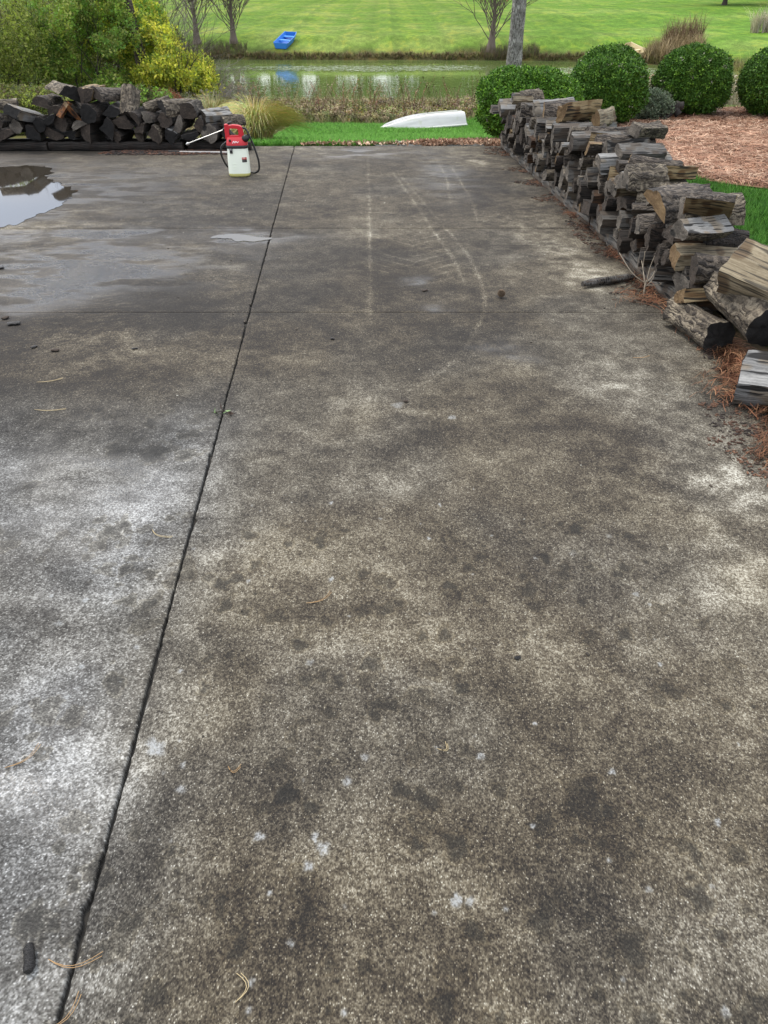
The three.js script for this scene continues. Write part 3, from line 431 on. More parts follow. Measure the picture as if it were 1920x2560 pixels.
const rr = (x, y, z, tx, ty, tz) => { const d = V(tx - x, ty - y, tz - z), L = d.length(); return [[(x + tx) / 2, (y + ty) / 2, (z + tz) / 2], [0, Math.atan2(-d.z, d.x), Math.asin(d.y / L)], L]; };
function spanLog(label, kind, vi, ms, a, b, r, roll = 0, flat = 1) { const [p, e, L] = rr(...a, ...b); e[0] = roll; return log(label, kind, vi, ms, p, e, L, r, G1, flat); }
spanLog('fallen pale barked round log lying on the concrete', 'round', 1, [M.barkPale, M.barkPale, M.endBlack], [1.66, 0.085, -4.22], [1.735, 0.085, -3.78], 0.083);
spanLog('thick barked round log with black cut end facing camera', 'round', 5, [M.barkPale, M.barkPale, M.endBlack], [1.8, 0.28, -4.02], [1.88, 0.19, -3.62], 0.103);
spanLog('big pale beam-like split log sloping down to the right', 'slab', 3, [M.pale, M.pale, M.endGrey], [1.76, 0.42, -3.9], [2.2, 0.3, -3.54], 0.105, 0.5);
spanLog('upright looking brown wedge log between rotten logs', 'quarter', 2, [M.brown, M.grey2, M.endGrey], [1.72, 0.16, -4.32], [2.1, 0.2, -4.4], 0.12, 2.6);
spanLog('bark log lying under the beam-like split at right edge', 'round', 3, [M.bark, M.bark, M.endDark], [1.98, 0.08, -3.5], [2.4, 0.1, -3.7], 0.08);
spanLog('pale split log end in the needles at right edge', 'half', 2, [M.bark, M.pale, M.endGrey], [1.83, 0.06, -3.37], [2.26, 0.06, -3.5], 0.062, 0.2);
spanLog('grooved silver split log at right edge of frame, nearest log', 'slab', 1, [M.grey, M.grey, M.endBlack], [1.63, 0.1, -3.24], [2.06, 0.1, -3.02], 0.1, 0.25, 1.15);
spanLog('silver split log lying on the nearest silver log', 'slab', 4, [M.grey, M.grey, M.endGrey], [1.76, 0.2, -3.22], [2.2, 0.22, -3.04], 0.06, -0.3, 1.2);
spanLog('dark log under the nearest silver log', 'half', 5, [M.barkDark, M.dark, M.endBlack], [1.68, 0.045, -2.98], [2.1, 0.045, -2.78], 0.07, 0);
spanLog('dark upright split standing at right edge', 'quarter', 6, [M.barkDark, M.dark, M.endDark], [1.96, 0.0, -3.36], [1.99, 0.3, -3.42], 0.05);
const G2 = 'logs on top of the left woodpile';
function leftLog(label, kind, vi, ms, s, r, yaw, L = 0.42, roll = 0, pitch = 0, dz = 0, flat = 1) { const y = lp.rest(s, r); lp.cs.push({ s, y, r }); return log(label, kind, vi, ms, [s, y, -10.8 + dz], [roll, yaw, pitch], L, r, G2, flat); }
leftLog('large lichen-spotted bark log angled on top of left pile', 'half', 3, [M.barkPale, M.brown, M.endBlack], -3.98, 0.125, 2.3, 0.46, 0.4, 0.12);
leftLog('dark half log end under the lichen-spotted log', 'half', 5, [M.bark, M.brown, M.endDark], -4.22, 0.1, 1.4, 0.4, 0.2);
leftLog('yellow-topped split log with dark end', 'quarter', 1, [M.tan, M.tan, M.endDark], -3.66, 0.105, 1.5, 0.42, 2.4);
leftLog('grey half log leaning right of the yellow-topped split', 'half', 0, [M.bark, M.grey, M.endDark], -3.44, 0.1, 1.0, 0.46, 0.3, -0.1);
leftLog('shaggy brown log standing on end in the middle', 'round', 4, [M.barkPale, M.brown, M.endDark], -3.18, 0.105, 1.5, 0.36, 0, 0.9, 0.05);
leftLog('forked branch stub beside the shaggy brown log', 'round', 2, [M.barkPale, M.bark, M.endGrey], -2.86, 0.062, 0.5, 0.34, 0, 0.25);
leftLog('grey bark log with dark diagonal cut near right end', 'half', 6, [M.barkPale, M.brown, M.endBlack], -2.62, 0.1, 0.7, 0.4, 0.5);
leftLog('round log with dark sawn end near right end of left pile', 'round', 1, [M.bark, M.bark, M.endDark], -2.42, 0.1, 1.55, 0.44);
leftLog('grey weathered block at right end of left pile', 'slab', 5, [M.grey2, M.grey, M.endDark], -2.12, 0.085, 0.5, 0.36, 0.3);
leftLog('pale grey chunk behind the sprayer', 'half', 2, [M.barkPale, M.grey, M.endGrey], -1.93, 0.08, 0.6, 0.3, 0.4);
leftLog('silver split log sloping forward at left end', 'slab', 2, [M.grey, M.grey, M.endBlack], -4.5, 0.085, 1.2, 0.46, 0.3, -0.25, 0.08, 1.2);
leftLog('long weathered bark log at the left edge', 'half', 4, [M.barkPale, M.grey2, M.endDark], -4.85, 0.09, 0.25, 0.44, 0.2);
log('orange splintered wood sticking out of left pile front', 'slab', 6, [M.rust, M.rust, M.endTan], [-3.82, 0.4, -10.56], [0.4, 0.9, -0.9], 0.34, 0.035, G2, 1.4);
log('second orange splinter crossing in left pile front', 'slab', 3, [M.tan, M.rust, M.endTan], [-3.95, 0.47, -10.55], [0.3, 0.7, 0.8], 0.22, 0.025, G2, 1.4);
// base timbers
function timber(label, x0, z0, x1, z1, h, w, mat) {
  const g = thing('landscape_timber', label, 'timber', null), d = Math.hypot(x1 - x0, z1 - z0), rings = [], n = 24; const r = rng((x0 * 100 + z0 * 7) | 0);
  for (let k = 0; k <= n; k++) { const x = -d / 2 + d * k / n, j = () => (vn(k * 0.9 + x0, 5 + r() * 0.1) - 0.5) * 0.02; rings.push([[x, 0.002, -w / 2 + j()], [x, h * 0.9, -w / 2 + j()], [x, h + j() * 0.6, -w * 0.35], [x, h + j() * 0.6, w * 0.35], [x, h * 0.9, w / 2 + j()], [x, 0.002, w / 2 + j()]]); }
  const m = new MB(); m.loft(rings, true, false, false); for (let i = 0; i < m.u.length; i += 2) { m.u[i + 1] = m.p[i / 2 * 3] * 1; m.u[i] *= 0.4; const t = m.u[i]; m.u[i] = m.u[i + 1]; m.u[i + 1] = t; }
  mesh('beam', m.geo(), mat, g); for (const k of [0, n]) { const e = new MB(); e.loft([rings[k]], true, true); mesh('cut_end', e.geo(), M.endDark, g); }
  g.position.set((x0 + x1) / 2, 0, (z0 + z1) / 2); g.rotation.y = -Math.atan2(z1 - z0, x1 - x0); return g;
}
timber('grey timber under near third of right woodpile', 1.78, -4.15, 1.74, -6.5, 0.1, 0.1, M.grey2);
timber('grey timber under middle of right woodpile', 1.73, -6.53, 1.66, -8.9, 0.1, 0.1, M.grey2);
timber('grey timber under far third of right woodpile', 1.65, -8.93, 1.58, -11.0, 0.1, 0.1, M.grey2);
timber('rear timber hidden under right woodpile', 2.02, -4.2, 1.92, -10.9, 0.1, 0.1, M.dark);
timber('black timber under left end of left woodpile', -6.0, -10.63, -4.28, -10.63, 0.1, 0.1, M.dark);
timber('black timber under middle of left woodpile', -4.25, -10.62, -2.55, -10.61, 0.1, 0.1, M.dark);
timber('short black timber behind the sprayer', -2.5, -10.68, -1.7, -10.7, 0.095, 0.1, M.dark);
timber('rear timber hidden under left woodpile', -6.0, -10.93, -1.9, -10.93, 0.1, 0.09, M.dark);

// ---------------------------------------------------------------- plants: shared leaf pieces
function leafCluster(n, size, spread, seed, slim = 0.5) {        // a sprig of folded leaves
  const m = new MB(), r = rng(seed);
  for (let k = 0; k < n; k++) {
    const c = V((r() - 0.5) * spread, (r() - 0.5) * spread, (r() - 0.5) * spread), d = V(r() - 0.5, r() * 0.9 - 0.25, r() - 0.5).normalize(), s = V(r() - 0.5, r() - 0.5, r() - 0.5).cross(d).normalize(), u = V().crossVectors(d, s), L = size * (0.7 + 0.6 * r()), W = L * slim * 0.5;
    const p = (a, b, e) => m.v(c.x + d.x * a + s.x * b + u.x * e, c.y + d.y * a + s.y * b + u.y * e, c.z + d.z * a + s.z * b + u.z * e);
    const a = p(0, 0, 0), b = p(L * 0.5, W, W * 0.4), t = p(L, 0, 0), f = p(L * 0.5, -W, W * 0.4); m.tri(a, b, t); m.tri(a, t, f);
  }
  return m.geo();
}
const leafMat = (rough = 0.55) => new THREE.MeshPhysicalMaterial({ color: 0xffffff, roughness: rough, specularIntensity: 0.4, side: THREE.DoubleSide });
const leafThin = new THREE.MeshPhysicalMaterial({ color: 0xffffff, roughness: 0.9, specularIntensity: 0.4, transmission: 0.45, thickness: 0, side: THREE.DoubleSide });
const pick = (r, list) => { const c = list[(r() * list.length) | 0], k = 0.6 + 0.8 * r(); return lin(c[0] * k, c[1] * k, c[2] * k); };
const twigMat = new THREE.MeshStandardMaterial({ color: lin(0.09, 0.075, 0.06), roughness: 0.9 });
const twigDark = new THREE.MeshStandardMaterial({ color: lin(0.045, 0.037, 0.03), roughness: 0.9 });
const trunkMat = new THREE.MeshStandardMaterial({ map: M.bark.map, bumpMap: barkBump, bumpScale: 0.02, roughness: 0.95 });

// boxwoods
const boxLeaf = [leafCluster(9, 0.034, 0.055, 4, 0.6), leafCluster(9, 0.03, 0.05, 5, 0.6)];
function boxwood(label, x, z, R, H, seed, n = 15000, tone = 1) {
  const g = thing('boxwood_bush', label, 'bush', 'clipped boxwood bushes along the bed'), r = rng(seed), y0 = groundY(x, z), list = [], cols = [];
  const st = new MB(); for (let k = 0; k < 9; k++) { const a = r() * 6.28, d = 0.1 * R + r() * 0.12, e = r() * 6.28; st.tube([V(Math.cos(a) * d, -0.02, Math.sin(a) * d), V(Math.cos(a) * d * 2, H * 0.22, Math.sin(a) * d * 2), V(Math.cos(a) * R * 0.5 + Math.cos(e) * 0.1, H * 0.5, Math.sin(a) * R * 0.5 + Math.sin(e) * 0.1)], [0.02, 0.016, 0.008], 6); }
  mesh('stems', st.geo(), twigDark, g);
  for (let k = 0; k < n; k++) {
    const a = r() * 6.28, c = r() * 2 - 1, s = Math.sqrt(1 - c * c); let dx = Math.cos(a) * s, dy = c, dz = Math.sin(a) * s;
    const lump = 0.87 + 0.26 * vn3(dx * 2 + seed + 9, dy * 2 + 20, dz * 2 + 30) + 0.11 * (vn3(dx * 8 + seed, dy * 8 + 40, dz * 8 + 50) - 0.5);
    const sup = Math.pow(Math.pow(Math.abs(dx), 2.6) + Math.pow(Math.abs(dy), 2.6) + Math.pow(Math.abs(dz), 2.6), -1 / 2.6), k2 = sup * lump * (1 - Math.pow(r(), 2.2) * 0.3);
    const py = H * 0.53 + dy * k2 * H * 0.47; if (dy < -0.6 && r() < 0.55) continue; if (vn3(dx * 7 + seed * 2, dy * 7 + 11, dz * 7 + 23) < 0.24) continue;
    list.push(mat4(dx * k2 * R, py, dz * k2 * R, r() * 6.28, r() * 6.28, r() * 6.28, 0.8 + 0.5 * r()));
    const u = r(); cols.push(u < 0.012 ? lin(0.3, 0.3, 0.22) : u < 0.2 ? pick(r, [[0.11 * tone, 0.22 * tone, 0.022]]) : pick(r, [[0.055 * tone, 0.13 * tone, 0.016], [0.045 * tone, 0.11 * tone, 0.016]]));
  }
  for (let k = 0; k < 150; k++) { const a = r() * 6.28, c = r() * 1.3 - 0.3, s = Math.sqrt(Math.max(0, 1 - c * c)), q = 1.02 + 0.1 * r(); list.push(mat4(Math.cos(a) * s * R * q, H * 0.53 + c * H * 0.47 * q, Math.sin(a) * s * R * q, r() * 6, r() * 6, r() * 6, 0.9)); cols.push(pick(r, [[0.13 * tone, 0.25 * tone, 0.03]])); }
  instanced('leaves', boxLeaf[seed % 2], leafMat(0.6), list, g, cols); g.position.set(x, y0, z); return g;
}
boxwood('wide clipped boxwood behind far end of right woodpile', 2.0, -12.0, 0.66, 0.93, 3, 16000, 1.25);
boxwood('tall boxwood in front of another, right of woodpile boxwood', 3.42, -13.4, 0.54, 0.92, 4, 15000);
boxwood('boxwood mostly hidden behind the tall boxwood', 3.8, -14.8, 0.56, 1.0, 5, 13000);
boxwood('round boxwood standing alone with grey stump at its foot', 5.17, -14.6, 0.56, 0.98, 6, 15000);
boxwood('boxwood at right edge with reddish leaves in front', 6.6, -14.3, 0.66, 1.0, 7, 15000, 0.95);

// generic leafy shrub: stems that fork inside an egg-shaped volume, leaf sprigs in clumps with gaps
const shrubLeaf = [leafCluster(7, 0.075, 0.16, 11, 0.55), leafCluster(7, 0.06, 0.15, 12, 0.6), leafCluster(6, 0.09, 0.2, 13, 0.5)];
let DECAY = 0.6;
function forks(m, r, p, d, len, rad, lev, spread, out, sides = 5) {
  const pts = [p.clone()], rs = [rad]; let q = p.clone(), dir = d.clone();
  for (let k = 0; k < 3; k++) { dir.add(V((r() - 0.5) * 0.3, (r() - 0.35) * 0.2, (r() - 0.5) * 0.3)).normalize(); q = q.clone().addScaledVector(dir, len / 3); pts.push(q); rs.push(rad * (1 - 0.18 * (k + 1))); }
  if (lev === 0) rs[3] = rad * 0.25;
  m.tube(pts, rs, sides, false); if (out) out.push(q.clone());
  if (lev > 0) { const n = 2 + (r() < 0.5 ? 1 : 0); for (let k = 0; k < n; k++) { const a = r() * 6.28, nd = dir.clone().add(V(Math.cos(a) * spread, (r() - 0.3) * spread * 0.6, Math.sin(a) * spread)).normalize(); forks(m, r, pts[k % 2 ? 2 : 3], nd, len * (0.62 + 0.25 * r()), rad * DECAY, lev - 1, spread, out, Math.max(3, sides - 1)); } }
}
function shrub(name, label, category, c, rad, n, cols0, seed, { leaf = 0, stems = 5, sparse = 0.45, base, twig = twigDark, group, freq = 2.4, size = 1 } = {}) {
  const g = thing(name, label, category, group), r = rng(seed), y0 = groundY(c[0], c[2]), list = [], cols = [], st = new MB();
  const h = c[1] - y0;
  for (let k = 0; k < stems; k++) { const a = r() * 6.28, b = V(Math.cos(a) * rad[0] * 0.25, -0.03, Math.sin(a) * rad[2] * 0.25), t = V(Math.cos(a) * rad[0] * 0.6 * r(), h + rad[1] * 0.3, Math.sin(a) * rad[2] * 0.6 * r()), d = t.clone().sub(b); forks(st, r, b, d.clone().normalize(), d.length() * 0.55, 0.012 + 0.016 * r(), 4, 0.55, null); }
  mesh('stems', st.geo(), twig, g);
  let guard = 0;
  while (list.length < n && guard++ < n * 12) {
    const dx = r() * 2 - 1, dy = r() * 2 - 1, dz = r() * 2 - 1, q = dx * dx + dy * dy + dz * dz; if (q > 1) continue;
    const edge = vn3(dx * 3 + seed, dy * 3 + 33, dz * 3 + 66); if (q > 0.5 + edge * 0.7) continue;
    const x = dx * rad[0], y = h + dy * rad[1], z = dz * rad[2]; if (y < 0.03) continue;
    if (vn3(x * freq + seed * 3 + 50, y * freq + 80, z * freq + 50) < sparse) continue;
    list.push(mat4(x, y, z, r() * 6.28, r() * 6.28, r() * 6.28, size * (0.7 + 0.6 * r()))); cols.push(pick(r, cols0));
  }
  instanced('leaves', shrubLeaf[leaf], leafThin, list, g, cols); g.position.set(c[0], y0, c[2]); return g;
}
const OL = [[0.16, 0.22, 0.03], [0.2, 0.26, 0.035], [0.1, 0.15, 0.03], [0.25, 0.29, 0.07]], GR = [[0.16, 0.3, 0.035], [0.12, 0.24, 0.04], [0.2, 0.33, 0.045]], YE = [[0.46, 0.5, 0.05], [0.34, 0.42, 0.04], [0.55, 0.54, 0.08], [0.22, 0.3, 0.05]], BR = [[0.1, 0.085, 0.04], [0.12, 0.12, 0.04], [0.08, 0.1, 0.03]], RD = [[0.22, 0.07, 0.04], [0.16, 0.08, 0.04], [0.12, 0.1, 0.03]];
const GW2 = 'overgrown shrubs behind the left woodpile';
const sh = (l, c, rad, n, col, seed, o = {}) => { const k = 1.4, y = 1.5 + (c[1] - 1.5) * k, z = c[2] * k, top = Math.min(y + rad[1] * k, 2.0 + (seed % 4) * 0.12), bot = Math.max(y - rad[1] * k, groundY(c[0] * k, z) - 0.1); shrub('wild_shrub', l, 'shrub', [c[0] * k, (top + bot) / 2, z], [rad[0] * k, (top - bot) / 2 + 0.05, rad[2] * k], Math.round(n * 0.85), col.map((q) => [q[0] * 1.35, q[1] * 1.3, q[2] * 1.4]), seed, { group: GW2, ...o, size: (o.size || 1) * 0.9 }); };
sh('small-leaved olive shrub at left edge of frame', [-6.3, 1.0, -14.2], [1.1, 1.35, 0.9], 5200, OL, 101, { leaf: 1, sparse: 0.5 });
sh('taller dark shrub behind the olive shrub at left edge', [-6.6, 1.2, -16.6], [1.7, 1.8, 1.0], 6000, [...OL, ...BR], 102, { leaf: 1 });
sh('bright green shrub between the olive shrub and the pale trunk', [-5.0, 1.05, -14.8], [0.95, 1.2, 0.8], 4600, [...GR, ...OL], 103, { leaf: 0, sparse: 0.5, freq: 2 });
sh('yellow-green shrub just left of the pale trunk', [-4.45, 1.35, -15.6], [0.8, 0.95, 0.8], 3600, [...YE, ...GR], 104, { leaf: 0, sparse: 0.5, freq: 2 });
sh('yellow leafed vine mound right of the pale trunk', [-3.72, 0.6, -15.2], [0.68, 0.72, 0.7], 4200, YE, 105, { leaf: 2, sparse: 0.5, size: 0.85 });
sh('yellow vine slope hanging toward the pond', [-3.32, 0.25, -15.6], [0.42, 0.62, 0.6], 1700, YE, 106, { leaf: 2, sparse: 0.45, size: 0.85 });
sh('low brushy undergrowth behind left part of left woodpile', [-5.6, 0.0, -12.9], [1.4, 0.55, 0.6], 4200, [...BR, ...OL], 107, { leaf: 1, stems: 9 });
sh('low green undergrowth behind middle of left woodpile', [-3.9, 0.0, -13.2], [0.9, 0.5, 0.6], 2800, [...GR, ...BR], 108, { leaf: 1, stems: 8 });
sh('low red-leaved plant at foot of the pale trunk', [-3.55, 0.02, -13.9], [0.4, 0.36, 0.35], 900, RD, 109, { leaf: 1, stems: 6 });
sh('olive brush filling behind the bright green shrub', [-5.2, 0.7, -17.5], [1.5, 1.7, 0.8], 4500, [...OL, ...BR], 110, { leaf: 0 });
sh('greyish scrub below the yellow vine', [-3.2, -0.05, -14.6], [0.65, 0.4, 0.5], 1500, [[0.16, 0.17, 0.09], [0.12, 0.15, 0.05], [0.2, 0.19, 0.12]], 111, { leaf: 1, stems: 8 });
sh('tall olive shrub far left behind the others', [-8.2, 1.3, -18.5], [2.0, 2.2, 1.2], 5000, OL, 112, { leaf: 0, size: 1.2 });

// bare trees
const bareMat = new THREE.MeshStandardMaterial({ color: lin(0.12, 0.097, 0.08), roughness: 0.95 });
function bareTree(name, label, x, z, h, seed, { rad = 0.09, limbs = 12, lev = 4, spread = 0.5, mat = bareMat, leaves, group, clear = 0.16 } = {}) {
  const g = thing(name, label, 'tree', group), r = rng(seed), y0 = groundY(x, z), t = new MB(), c = new MB(), tips = [];
  const pts = [], rs = []; for (let k = 0; k <= 10; k++) { const f = k / 10; pts.push(V((vn(f * 3, seed) - 0.5) * 0.12 * h * f, h * f - 0.05, (vn(f * 3, seed + 9) - 0.5) * 0.12 * h * f)); rs.push(rad * (1.35 * Math.exp(-f * 8) + 1 - 0.93 * f)); }
  t.tube(pts, rs, 9); mesh('trunk', t.geo(), mat, g);
  DECAY = 0.74;
  for (let k = 0; k < limbs; k++) { const f = clear + (0.85 - clear) * k / limbs, i = f * 10, p = pts[i | 0].clone().lerp(pts[Math.min(10, (i | 0) + 1)], i % 1), a = k * 2.4 + r(), d = V(Math.cos(a) * 0.75, 0.85 + f * 0.4, Math.sin(a) * 0.75).normalize(); forks(c, r, p, d, h * 0.34 * (1.1 - 0.5 * f), rad * 0.22 * (1 - 0.3 * f), lev, spread, tips, 5); }
  DECAY = 0.6;
  mesh('crown', c.geo(), mat, g);
  if (leaves) { const L = [], C = []; for (const p of tips) if (r() < leaves.p) { L.push(mat4(p.x, p.y, p.z, r() * 6.28, r() * 6.28, r() * 6.28, leaves.s)); C.push(pick(r, leaves.c)); } if (L.length) instanced('leaves', shrubLeaf[0], leafMat(0.7), L, g, C); }
  g.position.set(x, y0, z); return g;
}
const GB = 'bare trees on the far bank', RUST = [[0.22, 0.1, 0.05], [0.26, 0.15, 0.07]];
bareTree('bare_tree', 'bare tree with a few rusty leaves, left one on far bank', -15.6, -74.5, 6.2, 21, { rad: 0.17, limbs: 54, clear: 0.1, lev: 4, spread: 0.42, leaves: { p: 0.2, s: 2.4, c: RUST }, group: GB });
bareTree('bare_tree', 'fan shaped bare tree on far bank left of blue boat', -12.6, -74.8, 6.0, 22, { rad: 0.17, limbs: 70, lev: 4, spread: 0.36, group: GB, clear: 0.09 });
bareTree('bare_tree', 'bare tree on far bank behind the grey trunk', 8.6, -71.4, 6.5, 23, { rad: 0.2, limbs: 54, clear: 0.08, lev: 4, spread: 0.4, leaves: { p: 0.1, s: 2.2, c: [[0.35, 0.2, 0.09], [0.22, 0.12, 0.06]] }, group: GB });
// pale vine-clad trunk in the left thicket
{
  const g = thing('thicket_tree', 'slim pale tree trunk rising through the left thicket', 'tree'), x = -5.8, z = -21.1, y0 = groundY(x, z), r = rng(61), t = new MB(), c = new MB();
  t.tube([V(0.03, -0.05, 0), V(0.0, 0.5, 0), V(-0.02, 1.1, 0), V(-0.06, 1.7, 0), V(-0.11, 2.4, 0.02), V(-0.1, 3.6, 0), V(0, 5.2, 0)], [0.13, 0.095, 0.08, 0.07, 0.062, 0.05, 0.03], 10);
  mesh('trunk', t.geo(), new THREE.MeshStandardMaterial({ map: M.barkPale.map, bumpMap: barkBump, bumpScale: 0.012, roughness: 0.95, color: lin(0.8, 0.8, 0.8) }), g);
  forks(c, r, V(-0.1, 2.0, 0), V(-0.5, 0.7, 0.2).normalize(), 0.8, 0.03, 4, 0.5); forks(c, r, V(-0.05, 2.6, 0), V(0.6, 0.7, -0.2).normalize(), 1.2, 0.035, 4, 0.5); forks(c, r, V(0, 4, 0), V(-0.3, 0.8, 0).normalize(), 1.3, 0.03, 4, 0.5); forks(c, r, V(0, 4.8, 0), V(0.4, 0.8, 0.3).normalize(), 1.2, 0.03, 4, 0.5);
  for (let k = 0; k < 14; k++) { const a = r() * 6.28, h0 = r() * 0.4, q = []; for (let s = 0; s <= 5; s++) q.push(V(Math.cos(a + s * 0.4) * (0.14 - s * 0.012), h0 + s * 0.26, Math.sin(a + s * 0.4) * (0.14 - s * 0.012))); c.tube(q, 0.008, 4, false); }
  mesh('crown', c.geo(), twigMat, g); g.position.set(x, y0, z); g.scale.setScalar(1.4);
}
// grey leafless thicket behind, and the arching dead branches over the water
function thicket(label, c, n, h, spread, seed, droop, mat) {
  const g = thing('bare_thicket', label, 'shrub', 'leafless thickets on the left'), r = rng(seed), m = new MB(), y0 = groundY(c[0], c[1]);
  for (let k = 0; k < n; k++) { const a = r() * 6.28, e = Math.pow(r(), 0.6), bx = Math.cos(a) * e * spread * 0.3, bz = Math.sin(a) * e * spread * 0.3, tx = Math.cos(a) * e * spread, tz = Math.sin(a) * e * spread, H = h * (0.6 + 0.5 * r()), pts = [], rs = []; for (let s = 0; s <= 6; s++) { const f = s / 6; pts.push(V(bx + (tx - bx) * f * (0.6 + 0.4 * f) + (r() - 0.5) * 0.06, H * (f * (1 + droop) - droop * 1.25 * f * f * f) - 0.03, bz + (tz - bz) * f + (r() - 0.5) * 0.06)); rs.push(0.012 * (1 - 0.8 * f)); } m.tube(pts, rs, 4, false);
    for (let t = 0; t < 5; t++) { const p = pts[2 + ((r() * 5) | 0)], d = V((r() - 0.5) * 1.2 + Math.cos(a) * 0.5, r() * 0.7 - droop * 0.5, (r() - 0.5) * 1.2).normalize(); forks(m, r, p, d, h * 0.2 * (0.5 + r()), 0.006, 1, 0.6, null, 3); } }
  mesh('branches', m.geo(), mat, g); g.position.set(c[0], y0, c[1]);
}
const deadMat = new THREE.MeshStandardMaterial({ color: lin(0.2, 0.18, 0.155), roughness: 0.95 });
thicket('grey leafless thicket at top behind the yellow vine', [-7.4, -26], 120, 3.4, 2.6, 71, 0.1, deadMat);
thicket('dead grey branches arching toward the pond right of yellow vine', [-4.7, -22.5], 60, 1.5, 1.6, 72, 0.75, deadMat);
thicket('low grey brambles under the yellow vine', [-4.1, -21], 50, 0.9, 0.9, 73, 0.6, deadMat);

// big grey trunk behind the boxwoods
{
  const g = thing('shade_tree', 'straight grey tree trunk rising behind the first boxwood', 'tree'), x = 2.93, z = -20, y0 = groundY(x, z), r = rng(83), m = new MB(), pts = [], rs = [];
  for (let k = 0; k <= 40; k++) { const f = k / 40; pts.push(V(0.03 * Math.sin(f * 5), f * 10 - 0.06, 0.04 * Math.cos(f * 4))); rs.push(0.175 * (1 + 0.8 * Math.exp(-f * 26)) * (1 - 0.6 * f) * (1 + (vn(f * 60, 3) - 0.5) * 0.05)); }
  m.tube(pts, rs, 28); for (let i = 0, q; i < m.p.length; i += 3) { q = 1 + (vn(m.u[i / 3 * 2] * 40, m.p[i + 1] * 5) - 0.5) * 0.1; m.p[i] *= q; m.p[i + 2] *= q; }
  mesh('trunk', m.geo(), new THREE.MeshStandardMaterial({ map: tex(512, 512, (u, v, o) => { const h = barkH(v, u), p = tn(u, v, 4, 4, 2); for (let i = 0; i < 3; i++) o[i] = mix([108, 104, 99][i], [250, 248, 242][i], h * (0.6 + 0.5 * p)); }, { repeat: 1.6 }), bumpMap: tex(512, 512, (u, v, o) => { o[0] = o[1] = o[2] = 255 * barkH(v, u); }, { srgb: false, repeat: 1.6 }), bumpScale: 0.025, roughness: 0.95 }), g);
  const c = new MB(), tips = []; for (let k = 0; k < 9; k++) forks(c, r, pts[18 + k * 2], V(Math.cos(k * 2.3), 0.7, Math.sin(k * 2.3)).normalize(), 2.2 - k * 0.12, 0.06, 4, 0.6, tips, 5);
  mesh('crown', c.geo(), twigMat, g);
  const L = [], C = []; for (const p of tips) if (r() < 0.5) { L.push(mat4(p.x, p.y, p.z, r() * 6, r() * 6, r() * 6, 1.6)); C.push(pick(r, [[0.2, 0.15, 0.04], [0.14, 0.13, 0.03], [0.18, 0.1, 0.04]])); } instanced('leaves', shrubLeaf[2], leafMat(0.7), L, g, C);
  g.position.set(x, y0, z);
}
// trees on the far hill
const bigLeaf = leafCluster(10, 0.75, 1.5, 15, 0.6);
function hillTree(name, label, x, z, trunkH, R, H, n, cols0, seed, rad = 0.3) {
  const g = thing(name, label, 'tree', 'trees on top of the far hill'), r = rng(seed), y0 = groundY(x, z), m = new MB(), c = new MB();
  m.tube([V(0, -0.1, 0), V(0.02, 0.4, 0), V(0.05, trunkH, 0), V(0, trunkH + H * 0.4, 0), V(0.1, trunkH + H * 0.8, 0)], [rad * 1.5, rad * 1.05, rad * 0.9, rad * 0.5, rad * 0.12], 10);
  for (let k = 0; k < 9; k++) forks(m, r, V(0.03, trunkH * 0.9 + k * H * 0.06, 0), V(Math.cos(k * 2.4), 0.6, Math.sin(k * 2.4)).normalize(), R * 0.5, rad * 0.3, 2, 0.5, null, 5);
  mesh('trunk', m.geo(), twigDark, g);
  const L = [], C = []; let guard = 0; while (L.length < n && guard++ < n * 10) { const dx = r() * 2 - 1, dy = r() * 2 - 1, dz = r() * 2 - 1, q = dx * dx + dy * dy + dz * dz; if (q > 0.55 + 0.6 * vn3(dx * 2.5 + seed, dy * 2.5 + 9, dz * 2.5 + 9)) continue; if (vn3(dx * 4 + seed, dy * 4 + 20, dz * 4 + 40) < 0.4) continue; L.push(mat4(dx * R, trunkH + H * 0.5 + dy * H * 0.52, dz * R, r() * 6.28, r() * 6.28, r() * 6.28, 0.7 + 0.7 * r())); C.push(pick(r, cols0)); }
  instanced('crown', bigLeaf, leafMat(0.8), L, g, C); g.position.set(x, y0, z);
}
const FG = [[0.05, 0.08, 0.02], [0.07, 0.1, 0.02], [0.04, 0.06, 0.02]], FA = [[0.13, 0.12, 0.03], [0.16, 0.1, 0.03], [0.09, 0.1, 0.025]], EV = [[0.02, 0.04, 0.016], [0.028, 0.05, 0.02]];
hillTree('hill_tree', 'left of the two trees standing on the far lawn', 41, -110, 2.4, 3.6, 6, 900, FG, 201, 0.26);
hillTree('hill_tree', 'right of the two trees standing on the far lawn', 51, -113, 2.2, 4.6, 8, 1200, FG, 202, 0.36);
hillTree('evergreen_tree', 'dark evergreen at right edge of the far hill', 55, -104, 0.3, 3.4, 9, 1500, EV, 203, 0.3);
hillTree('hill_tree', 'thin trunked tree far behind the two lawn trees', 46, -150, 3.2, 4.5, 8, 900, FA, 204, 0.3);
{
  const r = rng(300); let k = 0;
  for (let x = -75; x <= 120; x += 5.6) { k++; const z = (x > 40 ? -168 : -196) + (r() - 0.5) * 16; hillTree('wood_edge_tree', `tree in the wood edge on the far hill, ${ord(k)} from the left`, x + (r() - 0.5) * 4, z, 1.2 + r() * 2, 5.5 + r() * 2.5, 17 + r() * 6, 800, r() < 0.55 ? FG : r() < 0.5 ? FA : EV, 310 + k, 0.35); }
}

